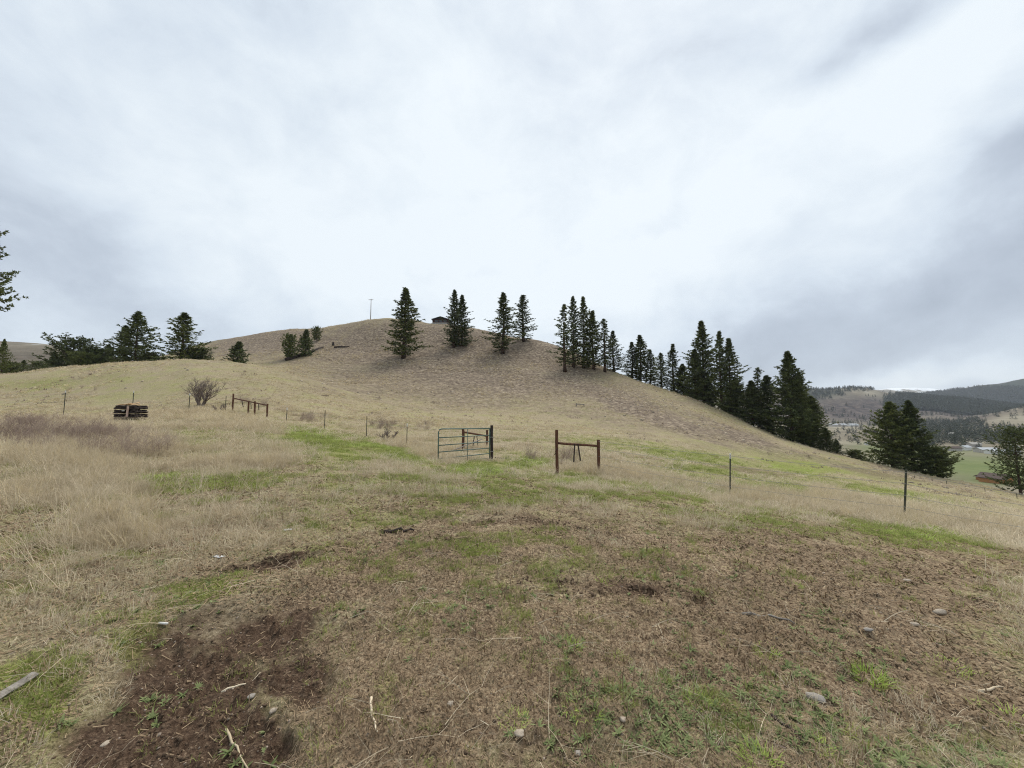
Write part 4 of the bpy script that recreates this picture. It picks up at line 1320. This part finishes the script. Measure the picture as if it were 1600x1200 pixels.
# --- timber H-braces
def brace(label, L, R, rail, sticks=None, mat=None, wp=.13, wr=.12, name='fence_brace', mids=()):
    (lx, lt, lb, ly), (rx, rt, rb, ry) = L, R
    a, ha = post(lx, lt, lb, ly); b, hb = post(rx, rt, rb, ry)
    o = thing(name, label, 'fence brace', a)
    M = mat or M_rustwood
    rough_beam((0, 0, -.3), (0, 0, ha), wp, wp, int(lx)).build('post', M, o)
    rb_ = local(o, b)
    rough_beam(rb_ + Vector((0, 0, -.3)), rb_ + Vector((0, 0, hb)), wp, wp, int(rx)).build('post', M, o)
    p0 = local(o, at_depth(lx, rail[0], a.y)); p1 = local(o, at_depth(rx, rail[1], b.y))
    p0.x = 0; p1.x = rb_.x
    dd = (p1 - p0).normalized()
    rough_beam(p0 + dd * wp * .5, p1 - dd * wp * .5, wr, wr, int(lx) + 1).build('rail', M, o)
    for (sx, sy, ex, ey) in (sticks or ()):
        f = (sx - lx) / (rx - lx)
        yy = a.y + (b.y - a.y) * f - .09
        s0 = local(o, at_depth(sx, sy, yy)); s1 = local(o, at_depth(ex, ey, yy - .10))
        rough_beam(s0, s1, .055, .05, int(sx)).build('hanging_stick', M_darkwood, o)
    for (mx_, mt, mb_) in mids:
        f = (mx_ - lx) / (rx - lx); yy = a.y + (b.y - a.y) * f
        c = at_depth(mx_, mb_, yy); c = Vector((c.x, c.y, float(hgt(c.x, c.y)))); tt = at_depth(mx_, mt, yy)
        cc = local(o, c); rough_beam(cc + Vector((0, 0, -.3)), cc + Vector((0, 0, tt.z - c.z)), wp, wp, int(mx_)).build('post', M, o)
    return o


br = brace('reddish timber brace with two tapered hanging sticks, right of the green gate', (870.5, 671.5, 739, 15.2), (935.5, 687, 735, 15.8), (692.5, 697),
           ((898, 694, 896.5, 722), (903, 694, 907, 720)), wp=.125, wr=.10)
k0 = local(br, at_depth(872, 701, 15.1)); 
MB().tube([k0, k0 + Vector((-.07, -.05, -.03)), k0 + Vector((-.12, -.04, -.10)), k0 + Vector((-.10, -.03, -.16)), k0 + Vector((-.17, -.02, -.26))], .012, 5).build('wire_end', M_darkwood, br)
brace('reddish timber brace seen through the bars of the green gate', (723.5, 670, 712, 20), (761, 672, 712, 22.5), (675, 681.5),
      ((741, 682, 739, 697), (745, 681, 747, 699)), wp=.14, wr=.10)
pl = thing('leaning_plank', 'grey plank leaning diagonally against the brace behind the gate', 'plank', hit(704, 706))
a_ = local(pl, at_depth(704, 705, 19.3)); b_ = local(pl, at_depth(753, 686, 20.4))
a_.z = max(a_.z, .02)
rough_beam(a_, b_, .14, .045, 5).build('plank', M_greywood, pl)
brace('old rust-brown double timber brace on the far slope right of the bare shrub', (363.5, 615, 637, 32), (417, 631, 650, 29.2), (622, 633.5),
      ((378, 626, 380, 636), (392, 629, 392.5, 639), (404, 631, 404.5, 641)), wp=.13, wr=.10, mids=((388, 626, 640), (398, 627, 641)))
brace('tiny brown timber brace far down the field near the row of pines', (1296, 718, 726, 66), (1310, 719, 728, 64), (719.5, 720.5), (), wp=.22, wr=.2)
brace('tiny grey timber brace half way up the brown hillside', (900.5, 630, 637, 66), (912.5, 631, 637, 66), (631.5, 632), (), mat=M_greywood, wp=.16, wr=.14)


# --- steel T-posts and wire fences
def tpost(parent, px, top, base, Yv, tip=True, lean=0.0):
    q, h = post(px, top, base, Yv)
    lq = local(parent, q)
    mb = MB()
    up = Vector((lean, 0, 1))
    def bar(cx, cy, sx, sy):
        b = len(mb.v)
        for zq in (-.3, h):
            c = lq + up * zq
            for ax, ay in ((-sx, -sy), (sx, -sy), (sx, sy), (-sx, sy)):
                mb.v.append(c + Vector((cx + ax, cy + ay, 0)))
        for k in range(4):
            k2 = (k + 1) % 4
            mb.f.append([b + k, b + k2, b + 4 + k2, b + 4 + k])
        mb.f.append([b + 4, b + 5, b + 6, b + 7])
    g = .62 + q.y / 80
    bar(0, 0, .022 * g, .005); bar(0, .0255, .005 * g, .020)
    for i in range(int(h / .07)):
        c = lq + up * (.05 + i * .07)
        mb.box(c + Vector((0, -.0095, 0)), (.012, .008, .018))
    p = mb.build('fence_post', M_tpost, parent)
    if tip:
        m2 = MB(); c = lq + up * (h - .075)
        m2.box(c, (.062 * g, .018, .17)); m2.box(c + Vector((0, .028, 0)), (.022 * g, .036, .17))
        m2.build('white_tip', M_white, p)
    return q, h


def wire(parent, pts, r=.0028, barbs=True, sag=.03):
    mb = MB(); out = []
    for a, b in zip(pts[:-1], pts[1:]):
        for i in range(8):
            t = i / 8
            out.append(a.lerp(b, t) + Vector((0, 0, -sag * 4 * t * (1 - t))))
    out.append(pts[-1])
    mb.tube(out, r, 4, cap=False)
    if barbs:
        for a, b in zip(out[:-1], out[1:]):
            n_ = max(1, int((b - a).length / .2))
            for i in range(n_):
                c = a.lerp(b, i / n_)
                mb.tube([c + Vector((.0, .0, -.016)), c + Vector((.008, .004, .016))], .0022, 3, cap=False)
    mb.build('wire', M_wire, parent)


def fence(label, posts, hw, loc=None, wr=.005, lead=(), tail=()):
    q0 = hit(posts[0][0], posts[0][2]) if loc is None else loc
    f = thing('wire_fence', label, 'fence', Vector((q0.x, q0.y, q0.z)))
    foot = []
    for (px, top, base, Yv, tip, lean) in posts:
        q, h = tpost(f, px, top, base, Yv, tip, lean)
        foot.append((local(f, q), h))
    for fr_ in hw:
        pts = [local(f, Vector(p)) + Vector((0, 0, fr_ * 1.3)) for p in lead] + [p + Vector((0, -.014, h * fr_)) for p, h in foot] + [local(f, Vector(p)) + Vector((0, 0, fr_ * 1.3)) for p in tail]
        wire(f, pts, wr)
    return f


gq = lambda px, py, Y: (lambda q: Vector((q.x, q.y, float(hgt(q.x, q.y)))))(at_depth(px, py, Y))
fence('barbed wire fence on slim steel posts running down the grass to the right', [(1141, 709, 778, 13.0, True, .045), (1414, 733, 812, 11.4, False, .11)],
      (.95, .72, .48, .25), lead=[gq(936, 735, 15.7)], tail=[gq(1610, 846, 10.9), gq(1760, 870, 10.6)])
fence('line of white-tipped steel fence posts across the knoll on the left', [(-60, 611, 644, 33, True, 0), (99.5, 610.5, 642, 33, True, 0), (206.5, 611, 642, 32.5, True, 0), (295, 615, 640, 32, True, 0), (352, 619, 641, 32, False, 0)], (.85, .5), wr=.003)
fence('steel fence posts between the old double brace and the green gate', [(447.5, 637, 661, 28, True, 0), (507, 641, 670, 26, False, 0), (572.5, 650, 682, 24, False, 0), (635.5, 662, 696, 21, True, 0)], (.8,), wr=.003,
      lead=[gq(418, 650, 29.2)], tail=[gq(722, 712, 20)])
fence('distant fence of thin posts crossing the lower field below the pines', [(1230, 702, 712, 66, False, 0), (1255, 708, 718, 65, False, 0), (1278, 713, 723, 65, False, 0), (1333, 724, 733, 62, False, 0), (1357, 729, 739, 60, False, 0), (1385, 735, 745, 58, False, 0), (1430, 743, 754, 55, False, 0), (1480, 751, 763, 52, False, 0), (1540, 762, 775, 50, False, 0), (1590, 771, 785, 48, False, 0)], (.9, .5), wr=.008)

# --- old timber pile with loose boards on the left
cq = hit(205, 657, rmin=10)
sc_ = cq.y / F
cr = thing('timber_pile', 'dark rounded pile of old stacked timbers in the dry grass on the left', 'timber pile', cq)
W_, D_, H_ = 35 * sc_, .75, 23 * sc_
rdp = random.Random(4)
nl = 7
for k in range(nl):
    zq = .03 + (k + .5) * H_ / nl
    bulge = math.sin((k + .8) / nl * PI) ** .5
    hw_ = W_ / 2 * (.80 + .20 * bulge)
    th_ = H_ / nl * .80
    for (x0, x1) in (((-hw_, -hw_ * .42), (hw_ * .50, hw_ * .97)) if 2 <= k <= 4 else ((-hw_, hw_ * .99),)):
        x0 += rdp.uniform(-.05, .05); x1 += rdp.uniform(-.05, .05)
        for yy in (-D_ / 2, -D_ / 2 + .28, D_ / 2 - .1):
            rough_beam((x0, yy + rdp.uniform(-.04, .04), zq + rdp.uniform(-.01, .01)), (x1, yy + rdp.uniform(-.04, .04), zq + rdp.uniform(-.015, .015)), .16, th_, k * 7 + int(yy * 10)).build('timber', M_greywood if (k == 1 and yy < -.4) else M_darkwood, cr)
    if k % 2:
        for xq in (-hw_ * .9, -hw_ * .5, hw_ * .55, hw_ * .92):
            rough_beam((xq, -D_ / 2 - .06, zq + th_ * .5), (xq, D_ / 2, zq + th_ * .5), .12, .07, k * 3 + int(xq * 10)).build('crosspiece', M_darkwood, cr)
for k in range(3):
    rough_beam((-W_ * .22, .05, H_ * (.36 + .17 * k)), (W_ * .3, .05, H_ * (.36 + .17 * k)), .12, H_ * .15, 90 + k).build('timber', M_darkwood, cr)
rough_beam((W_ * .13, -D_ / 2 - .12, H_ * .24), (W_ * .14, -D_ / 2 - .10, H_ * .95), .15, .05, 77).build('upright_board', plain_mat('pinkish_board', (.36, .24, .19), (.56, .42, .35), 6), cr)
MB().box((-W_ * .14, -D_ / 2 - .02, H_ * .66), (.26, .03, .07)).build('metal_plate', M_fascia, cr)
for k, (bx, by, ln, rz, lab, ti) in enumerate([(-.28, -.25, .6, .15, 'tan board tilted on the left of the pile top', .10), (.04, -.3, .4, -.3, 'short orange-tan board in the middle of the pile top', .22),
                                               (.34, -.25, .6, .05, 'pale tan board lying flat on the right of the pile top', -.03), (-.02, .15, .5, 1.2, 'yellowish board end raised at the back of the pile top', .35)]):
    o = thing('loose_board', lab, 'board', cq + Vector((bx, by, H_ + .045 + abs(math.sin(ti)) * ln * .5)), rz, 'loose boards on the pile')
    rough_beam((-ln / 2, 0, -math.sin(ti) * ln / 2), (ln / 2, 0, math.sin(ti) * ln / 2), 2*.11, .07, k).build('board', M_tanwood, o)

# --- bare shrub
def woody(name, h, spread, seed, stems=7):
    rd = random.Random(seed); A_, Bm = MB(), MB()
    def grow(p, d, L, r, lev):
        pts = [p]; n = 4
        for i in range(n):
            d = (d + Vector((rd.gauss(0, .18), rd.gauss(0, .18), rd.gauss(.05, .10)))).normalized()
            p = p + d * (L / n); pts.append(p)
        (A_ if lev >= 3 else Bm).tube(pts, [r * (1 - .5 * i / n) for i in range(n + 1)], 5 if lev >= 3 else 3, cap=False)
        if lev == 0:
            return
        for k in range(4 if lev > 1 else 9):
            q = pts[rd.randint(1, n)]
            a = rd.uniform(0, 2 * PI)
            dn = (d * .8 + Vector((math.cos(a), math.sin(a), rd.uniform(-.1, .5))) * rd.uniform(.5, .9)).normalized()
            grow(q, dn, L * rd.uniform(.5, .8), r * .45, lev - 1)
    for i in range(stems):
        a = 2 * PI * i / stems + rd.uniform(-.3, .3)
        grow(Vector((math.cos(a) * .18, math.sin(a) * .18, -.05)), Vector((math.cos(a) * spread, math.sin(a) * spread, 1)).normalized(), h * .45, .07, 3)
    return A_, Bm
sq = hit(314, 634, rmin=15)
hsh = at_depth(314, 575, sq.y).z - sq.z
sh = thing('bare_shrub', 'leafless grey shrub with spreading crooked stems on the knoll', 'shrub', sq)
a1, b1 = woody('shrub', hsh * .84, .5, 5, 9)
a1.build('stems', M_bare, sh, True, kind='stuff'); b1.build('twigs', M_bare, sh, kind='stuff')
for (px, py, top, lab) in ((344, 643, 629, 'small leafless dark sapling between the bare shrub and the old brace'), (606, 688, 668, 'little bare bush by the fence left of the green gate'), (1030, 722, 712, None)):
    if lab is None:
        continue
    q = hit(px, py, rmin=10); hh = at_depth(px, top, q.y).z - q.z
    o = thing('sapling', lab, 'shrub', q)
    a1, b1 = woody('s', hh * 1.1, .45, int(px), 3)
    a1.build('stems', M_bare, o, kind='stuff'); b1.build('twigs', M_bare, o, kind='stuff')

# --- hilltop shed and power pole
bq = gq(688, 508, 149)
bq.z -= .1
s1 = 149 / F
sh = thing('hilltop_shed', 'small dark gable-roofed shed on the crest of the hill', 'shed', bq)
w2, hh, dd2 = 12.6 * s1, 9.5 * s1, 5.0
MB().box((0, dd2 / 2, hh * .5 - .3), (w2 * 2, dd2, hh + .5)).build('wall', M_maroon, sh)
MB().box((0, -.06, .55), (w2 * 2 + .1, .12, .55)).build('pale_fascia_board', M_fascia, sh)
MB().box((0, -.05, .08), (w2 * 2 - .1, .1, .36)).build('skirting', M_metalroof, sh)
rf = MB(); pk = 13.2 * s1; e_ = hh - .15; ww = w2 + .35
for sgn in (-1, 1):
    v0 = Vector((0, -.5, pk)); v1 = Vector((sgn * ww, -.5, e_)); v2 = Vector((sgn * ww, dd2 + .4, e_)); v3 = Vector((0, dd2 + .4, pk))
    th_ = Vector((0, 0, -.22))
    rf.poly([v0, v1, v2, v3]); rf.poly([v0 + th_, v3 + th_, v2 + th_, v1 + th_]); rf.poly([v0, v0 + th_, v1 + th_, v1]); rf.poly([v1, v1 + th_, v2 + th_, v2]); rf.poly([v3, v2, v2 + th_, v3 + th_])
rf.build('roof', M_metalroof, sh)
MB().poly([(-w2, -.012, hh - .06), (w2, -.012, hh - .06), (0, -.012, pk - .2)]).build('gable', M_metalroof, sh)
for xq in (-w2 * .5, w2 * .05, w2 * .6):
    wf = MB().box((xq, -.03, hh * .62), (w2 * .36, .06, hh * .32)).build('window', M_glass, sh)
    MB().box((xq, -.075, hh * .62), (.08, .04, hh * .32)).build('mullion', M_darkwood, wf)
pq = gq(579, 500, 160); 
ptop = at_depth(579, 467, 160).z
po = thing('power_pole', 'lone utility pole with short crossarm on the hilltop skyline', 'pole', pq)
hp_ = ptop - pq.z
MB().tube([(0, 0, -.5), (0, 0, hp_ * .5), (0, 0, hp_)], [.17, .15, .12], 8).build('pole', M_greywood, po, True)
MB().box((0, -.17, hp_ - .45), (2.0, .12, .16)).build('crossarm', M_greywood, po)
for xq in (-.85, -.35, .35, .85):
    MB().tube([(xq, -.17, hp_ - .37), (xq, -.17, hp_ - .15)], [.06, .04], 6).build('insulator', M_white, po)

# --- fallen logs and stump on the left flank
def logthing(label, x0, y0, x1, y1, r, mat=M_darkwood, name='fallen_log', seed=1, cat='log'):
    a, b = hit(x0, y0, rmin=1.3), hit(x1, y1, rmin=1.3)
    o = thing(name, label, cat, a)
    b = local(o, b); rd = random.Random(seed)
    n = 6
    pts = [Vector((0, 0, 0)).lerp(b, i / n) for i in range(n + 1)]
    pts = [Vector((p.x, p.y, float(hgt(p.x + a.x, p.y + a.y)) - a.z + r * .6 + abs(rd.gauss(0, r * .3)))) + Vector((rd.gauss(0, r * .5), rd.gauss(0, r * .5), 0)) for p in pts]
    MB().tube(pts, [r * (1.1 - .6 * i / n) for i in range(n + 1)], 7).build('log' if r > .05 else 'stick', mat, o, True)
    return o
logthing('long dark fallen log slanting up below the three young pines', 447, 564.5, 505, 544, .42, seed=2)
logthing('thin dark fallen log lying level right of the slanting one', 522, 543.5, 546, 543, .28, seed=3)
q = hit(520.5, 540, rmin=60)
st_ = thing('tree_stump', 'small dark stump above the level fallen log', 'stump', q)
MB().tube([(0, 0, -.3), (0, 0, .6), (.05, 0, 1.2)], [.5, .38, .33], 8).build('stump', M_darkwood, st_, True)

# --- sticks, board, litter, stones in the foreground
logthing('dark crooked stick lying on the bare ground above the bright green patch', 603, 833, 648, 831, .022, name='stick', cat='stick', seed=6)
logthing('dark stick on the grass just right of the gate post', 772, 715.5, 800, 719, .03, name='stick', cat='stick', seed=7)
logthing('pale bent stick right of the dark bare soil, near the bottom', 577, 1093, 588, 1146, .0075, M_weed, 'stick', 8, 'stick')
logthing('long pale stalk lying on the dark soil at the bottom edge', 352, 1143, 389, 1204, .006, M_weed, 'stick', 9, 'stick')
logthing('dark thin stick left of the broad green tuft at lower right', 1206, 1119, 1256, 1163, .009, M_darkwood, 'stick', 10, 'stick')
logthing('grey twig lying among pale stones at right', 1160, 962, 1245, 978, .011, M_greywood, 'stick', 11, 'stick')
logthing('whitish curved stick at the far right of the foreground', 1530, 1083, 1566, 1076, .010, M_weed, 'stick', 12, 'stick')
logthing('slender straw-coloured stick crossing the soil edge left of centre', 345, 1083, 405, 1053, .006, M_weed, 'stick', 13, 'stick')
a, b = hit(-12, 1101), hit(54, 1061)
o = thing('weathered_board', 'grey weathered board lying at the left edge among dry stalks', 'board', a)
b = local(o, b); rough_beam((0, 0, .02), (b.x, b.y, b.z + .03), .045, .018, 4, twist=.3).build('board', M_greywood, o)


def crumple(name, label, px, py, L, Wd, seed, mat=M_plastic, rz=0.0):
    q = hit(px, py); nr = np.random.default_rng(seed)
    nx, ny = 12, 7
    X, Y = np.meshgrid(np.linspace(-.5, .5, nx), np.linspace(-.5, .5, ny), indexing='ij')
    Zc = np.abs(fbm(X * 5 + seed, Y * 4, 3, seed)) * .5 * Wd + .008
    e = 1 + fbm(X * 4, Y * 4 + seed, 2, seed + 1) * .6
    v = np.stack([X * L * e, Y * Wd * e, Zc], -1).reshape(-1, 3)
    a = np.arange(nx * ny).reshape(nx, ny)
    f = np.stack([a[:-1, :-1], a[1:, :-1], a[1:, 1:], a[:-1, 1:]], -1).reshape(-1)
    o = link(name, mesh_np(name, v, f, 4, mat, False), loc=q)
    o.rotation_euler = (0, 0, rz)
    o['label'] = label; o['category'] = 'litter'
    md = o.modifiers.new('thickness', 'SOLIDIFY'); md.thickness = .0015
    return o
crumple('plastic_scrap', 'crumpled white plastic scrap on dry straw above the dark soil', 341, 871, .12, .05, 3, rz=-.35)
crumple('plastic_scrap', 'tiny crumpled white scrap further back, beyond the larger white scrap', 449, 829, .09, .06, 5, rz=.3)
q = hit(255, 977)
o = thing('white_tube', 'short white tube lying at the grassy edge of the dark soil', 'litter', q)
MB().tube([(-.034, 0, .012), (.036, -.006, .012)], .008, 10).build('tube', M_white, o, True)


def stone(label, px, py, wpx, hpx, seed, mat=M_stone, rz=0):
    import bmesh
    q = hit(px, py + hpx * .3); s = wpx / F * q.y
    bm = bmesh.new(); bmesh.ops.create_icosphere(bm, subdivisions=3, radius=.5)
    for v in bm.verts:
        c = v.co.copy()
        n_ = float(fbm(np.array([c.x * 2.2 + seed * 3.1]), np.array([c.y * 2.2 + c.z * 1.7]), 3, seed)[0])
        v.co = c * (1 + n_ * .7)
    me = bpy.data.meshes.new('stone'); bm.to_mesh(me); bm.free(); me.materials.append(mat)
    me.polygons.foreach_set('use_smooth', np.ones(len(me.polygons), bool))
    o = link('stone', me, loc=q + Vector((0, 0, s * .12)))
    asp = hpx / wpx
    o.scale = (s, s * min(1.2, asp * 1.3), s * max(.35, asp * .55)); o.rotation_euler = (0, 0, rz)
    o['label'] = label; o['category'] = 'stone'; o['group'] = 'loose stones on the foreground soil'
M_stone2 = plain_mat('grey_flat_stone', (.20, .175, .15), (.38, .35, .31), 14, .8)
stone('rounded pale stone in the tan litter near the bottom centre', 704, 1098, 9, 11, 1)
stone('pale oval stone lowest at the bottom centre', 812, 1144, 14, 11, 2)
stone('pinkish-pale angular stone on the right part of the dark soil', 427, 1108, 10, 12, 3)
stone('cream stone at the lower left border of the dark soil', 165, 1161, 10, 9, 4)
stone('long flat grey stone among green tufts at lower right', 1276, 1091, 26, 11, 5, M_stone2, -.5)
stone('whitish flat stone, rightmost of the pale stones on brown soil', 1468, 957, 22, 7, 6)
stone('small white stone furthest back on the brown soil at right', 1418, 907, 11, 5, 7)
stone('tan flat stone left of the whitish rightmost one', 1430, 975, 14, 6, 8)
stone('low tan stone in the middle of the scattered pale stones', 1356, 984, 14, 6, 9, M_stone2)
stone('tan pebble-sized stone in short weeds right of bottom centre', 974, 1123, 9, 10, 10)
stone('grey-green stone beside the straw on the dark soil', 393, 1088, 12, 8, 11, M_stone2)
stone('small grey stone by the broad-leaved weeds at bottom', 903, 1176, 11, 8, 12, M_stone2)

# --- separate green clumps standing in the bare soil
cm = [clump_mesh('clump_a', M_lush, 170, .055, .050, .0040, 1.0, .8, 3, 71), clump_mesh('clump_b', M_lush, 110, .07, .040, .0042, 1.3, .7, 3, 72), clump_mesh('clump_c', M_grass, 150, .06, .048, .0040, 1.15, .8, 3, 73)]
for i, (px, py, wp, k, lab) in enumerate([
        (889, 1006, 34, 0, 'bright green grass clump above and left of the darker centre one'), (830, 1032, 36, 2, 'dark green spiky clump left of the bright centre clump'),
        (966, 1028, 34, 2, 'upright darker green clump right of the bright centre clump'), (1090, 1091, 36, 0, 'brightest yellow-green tuft right of the bottom centre'),
        (1030, 1062, 34, 2, 'flat dark clump just left of the brightest yellow-green tuft'), (1198, 1016, 32, 0, 'light green clump by itself in the middle right soil'),
        (1187, 1076, 34, 2, 'loose dark clump left of the long flat grey stone'), (1358, 1055, 48, 0, 'broad bright clump right of the long flat grey stone'),
        (1308, 1130, 40, 2, 'spiky grey-green clump below the long flat grey stone'), (1270, 1155, 36, 1, 'pale green star-like clump near the bottom right'),
        (1188, 1184, 52, 0, 'wide green clump cut by the bottom edge on the right'), (1578, 1116, 50, 1, 'clump at the right edge low in the picture'),
        (1484, 1036, 40, 1, 'faint grey-green clump toward the right edge'), (910, 1098, 44, 1, 'loose pale clump directly under the bright centre clump'),
        (803, 1118, 34, 1, 'sparse light clump right of the rounded pale stone'), (1240, 910, 22, 0, 'small bright clump further back in the brown soil'),
        (950, 900, 30, 1, 'green clump next to the torn soil ridge')]):
    q = hit(px, py + 6); s = wp / F * q.y / .11
    o = link('grass_clump', cm[k], loc=q)
    o.scale = (s, s, s * .85); o.rotation_euler = (0, 0, i * 1.3)
    o['label'] = lab; o['category'] = 'grass clump'; o['group'] = 'green grass clumps on the bare foreground soil'

# --- buildings in the valley
def gable_house(name, label, cat, q, L, D, hw_, hr, rz, wall, roof, windows=0, group=None):
    o = thing(name, label, cat, q, rz, group)
    mb = MB().box((0, 0, hw_ / 2 - .4), (L, D, hw_ + .8))
    mb.poly([(-L / 2, -D / 2, hw_), (-L / 2, D / 2, hw_), (-L / 2, 0, hw_ + hr)]); mb.poly([(L / 2, -D / 2, hw_), (L / 2, 0, hw_ + hr), (L / 2, D / 2, hw_)])
    mb.build('wall', wall, o)
    r_ = MB(); ov = .7; k = hr / (D / 2)
    for sg in (-1, 1):
        v = [Vector((-L / 2 - ov, 0, hw_ + hr + .12)), Vector((L / 2 + ov, 0, hw_ + hr + .12)), Vector((L / 2 + ov, sg * (D / 2 + ov), hw_ - k * ov + .12)), Vector((-L / 2 - ov, sg * (D / 2 + ov), hw_ - k * ov + .12))]
        t_ = Vector((0, 0, .25)); u = [p + t_ for p in v]
        r_.poly(u); r_.poly(v[::-1])
        for i in range(4):
            r_.poly([v[i], v[(i + 1) % 4], u[(i + 1) % 4], u[i]])
    r_.build('roof', roof, o)
    for i in range(windows):
        x = (i - (windows - 1) / 2) * L / (windows + .4)
        wf = MB().box((x, -D / 2 - .04, hw_ * .55), (1.6, .1, 1.2)).build('window', M_white, o)
        MB().box((x, -D / 2 - .10, hw_ * .55), (1.3, .04, .95)).build('pane', M_glass, wf)
    return o
q = gq(1556, 744, 196)
o = gable_house('farmhouse', 'orange timber-walled house with brown gable roof below the right-hand slope', 'house', q, 9.0, 8.5, 2.3, 1.9, math.radians(110), M_orange, M_brownroof, 0)
gable_house('farmhouse_wing', 'low orange wing with brown roof joined to the left of the house', 'house wing', gq(1541, 743, 203), 6.0, 5.0, 1.8, 1.3, math.radians(12), M_orange, M_brownroof, 1)
g8 = 'pale buildings at the far side of the green meadow'
for (px, py, Yv, L, hw_, rz, wl, rf_, lab) in [
        (1488, 701, 365, 12, 2.6, .1, M_palewall, M_brownroof, 'low brown-roofed building at the left end beyond the green meadow'),
        (1508, 703, 372, 9, 2.8, .3, M_white, M_whiteroof, 'small white building just right of the brown-roofed one beyond the meadow'),
        (1522, 699, 405, 10, 3.0, 0, M_palewall, M_fascia, 'pale house set back behind the small white building'),
        (1541, 705, 350, 14, 2.8, -.1, M_palewall, M_whiteroof, 'grey-white long building in the middle beyond the meadow'),
        (1566, 708, 335, 18, 2.6, -.25, M_white, M_whiteroof, 'longest white-roofed building near the right edge beyond the meadow'),
        (1580, 700, 372, 10, 3.2, .2, M_palewall, M_whiteroof, 'white-roofed building behind the longest one at the right edge'),
        (1487, 678, 560, 9, 4.0, .2, M_white, M_fascia, 'lone white house among the trees above the meadow'),
        (1300, 664, 820, 18, 4, 0, M_palewall, M_whiteroof, 'leftmost pale-roofed barn at the foot of the brown hill'),
        (1316, 665, 820, 14, 4, .2, M_palewall, M_whiteroof, 'middle pale-roofed barn at the foot of the brown hill'),
        (1332, 665, 830, 18, 3.6, 0, M_white, M_whiteroof, 'rightmost long white barn at the foot of the brown hill'),
        (1361, 673, 640, 12, 3.5, 0, M_maroon, M_brownroof, 'small reddish barn right of the pale barns'),
        (1355, 696, 420, 4, 2, 0, M_white, M_whiteroof, 'tiny white hut low on the pale valley floor')]:
    gable_house('farm_building', lab, 'building', gq(px, py, Yv), L, L * .55, hw_, hw_ * .5, rz, wl, rf_, 0, g8)

# ------------------------------------------------------------------ air
hm = bpy.data.materials.new('air'); hm.use_nodes = True; hm.node_tree.nodes.clear()
ht = NT(hm.node_tree); pv = ht.n('ShaderNodeVolumePrincipled')
pv.inputs['Color'].default_value = (.80, .88, 1.0, 1); pv.inputs['Density'].default_value = HAZE; pv.inputs['Anisotropy'].default_value = .2
ho = ht.n('ShaderNodeOutputMaterial'); ht.L.new(pv.outputs[0], ho.inputs['Volume'])
zlo, zhi = float(ZN.min()) - 3, float(ZN.max()) + 40
rr_ = R_OUT + 60
MB().box((0, 0, (zlo + zhi) / 2), (rr_ * 2, rr_ * 2, zhi - zlo)).build('haze', hm, kind='stuff')
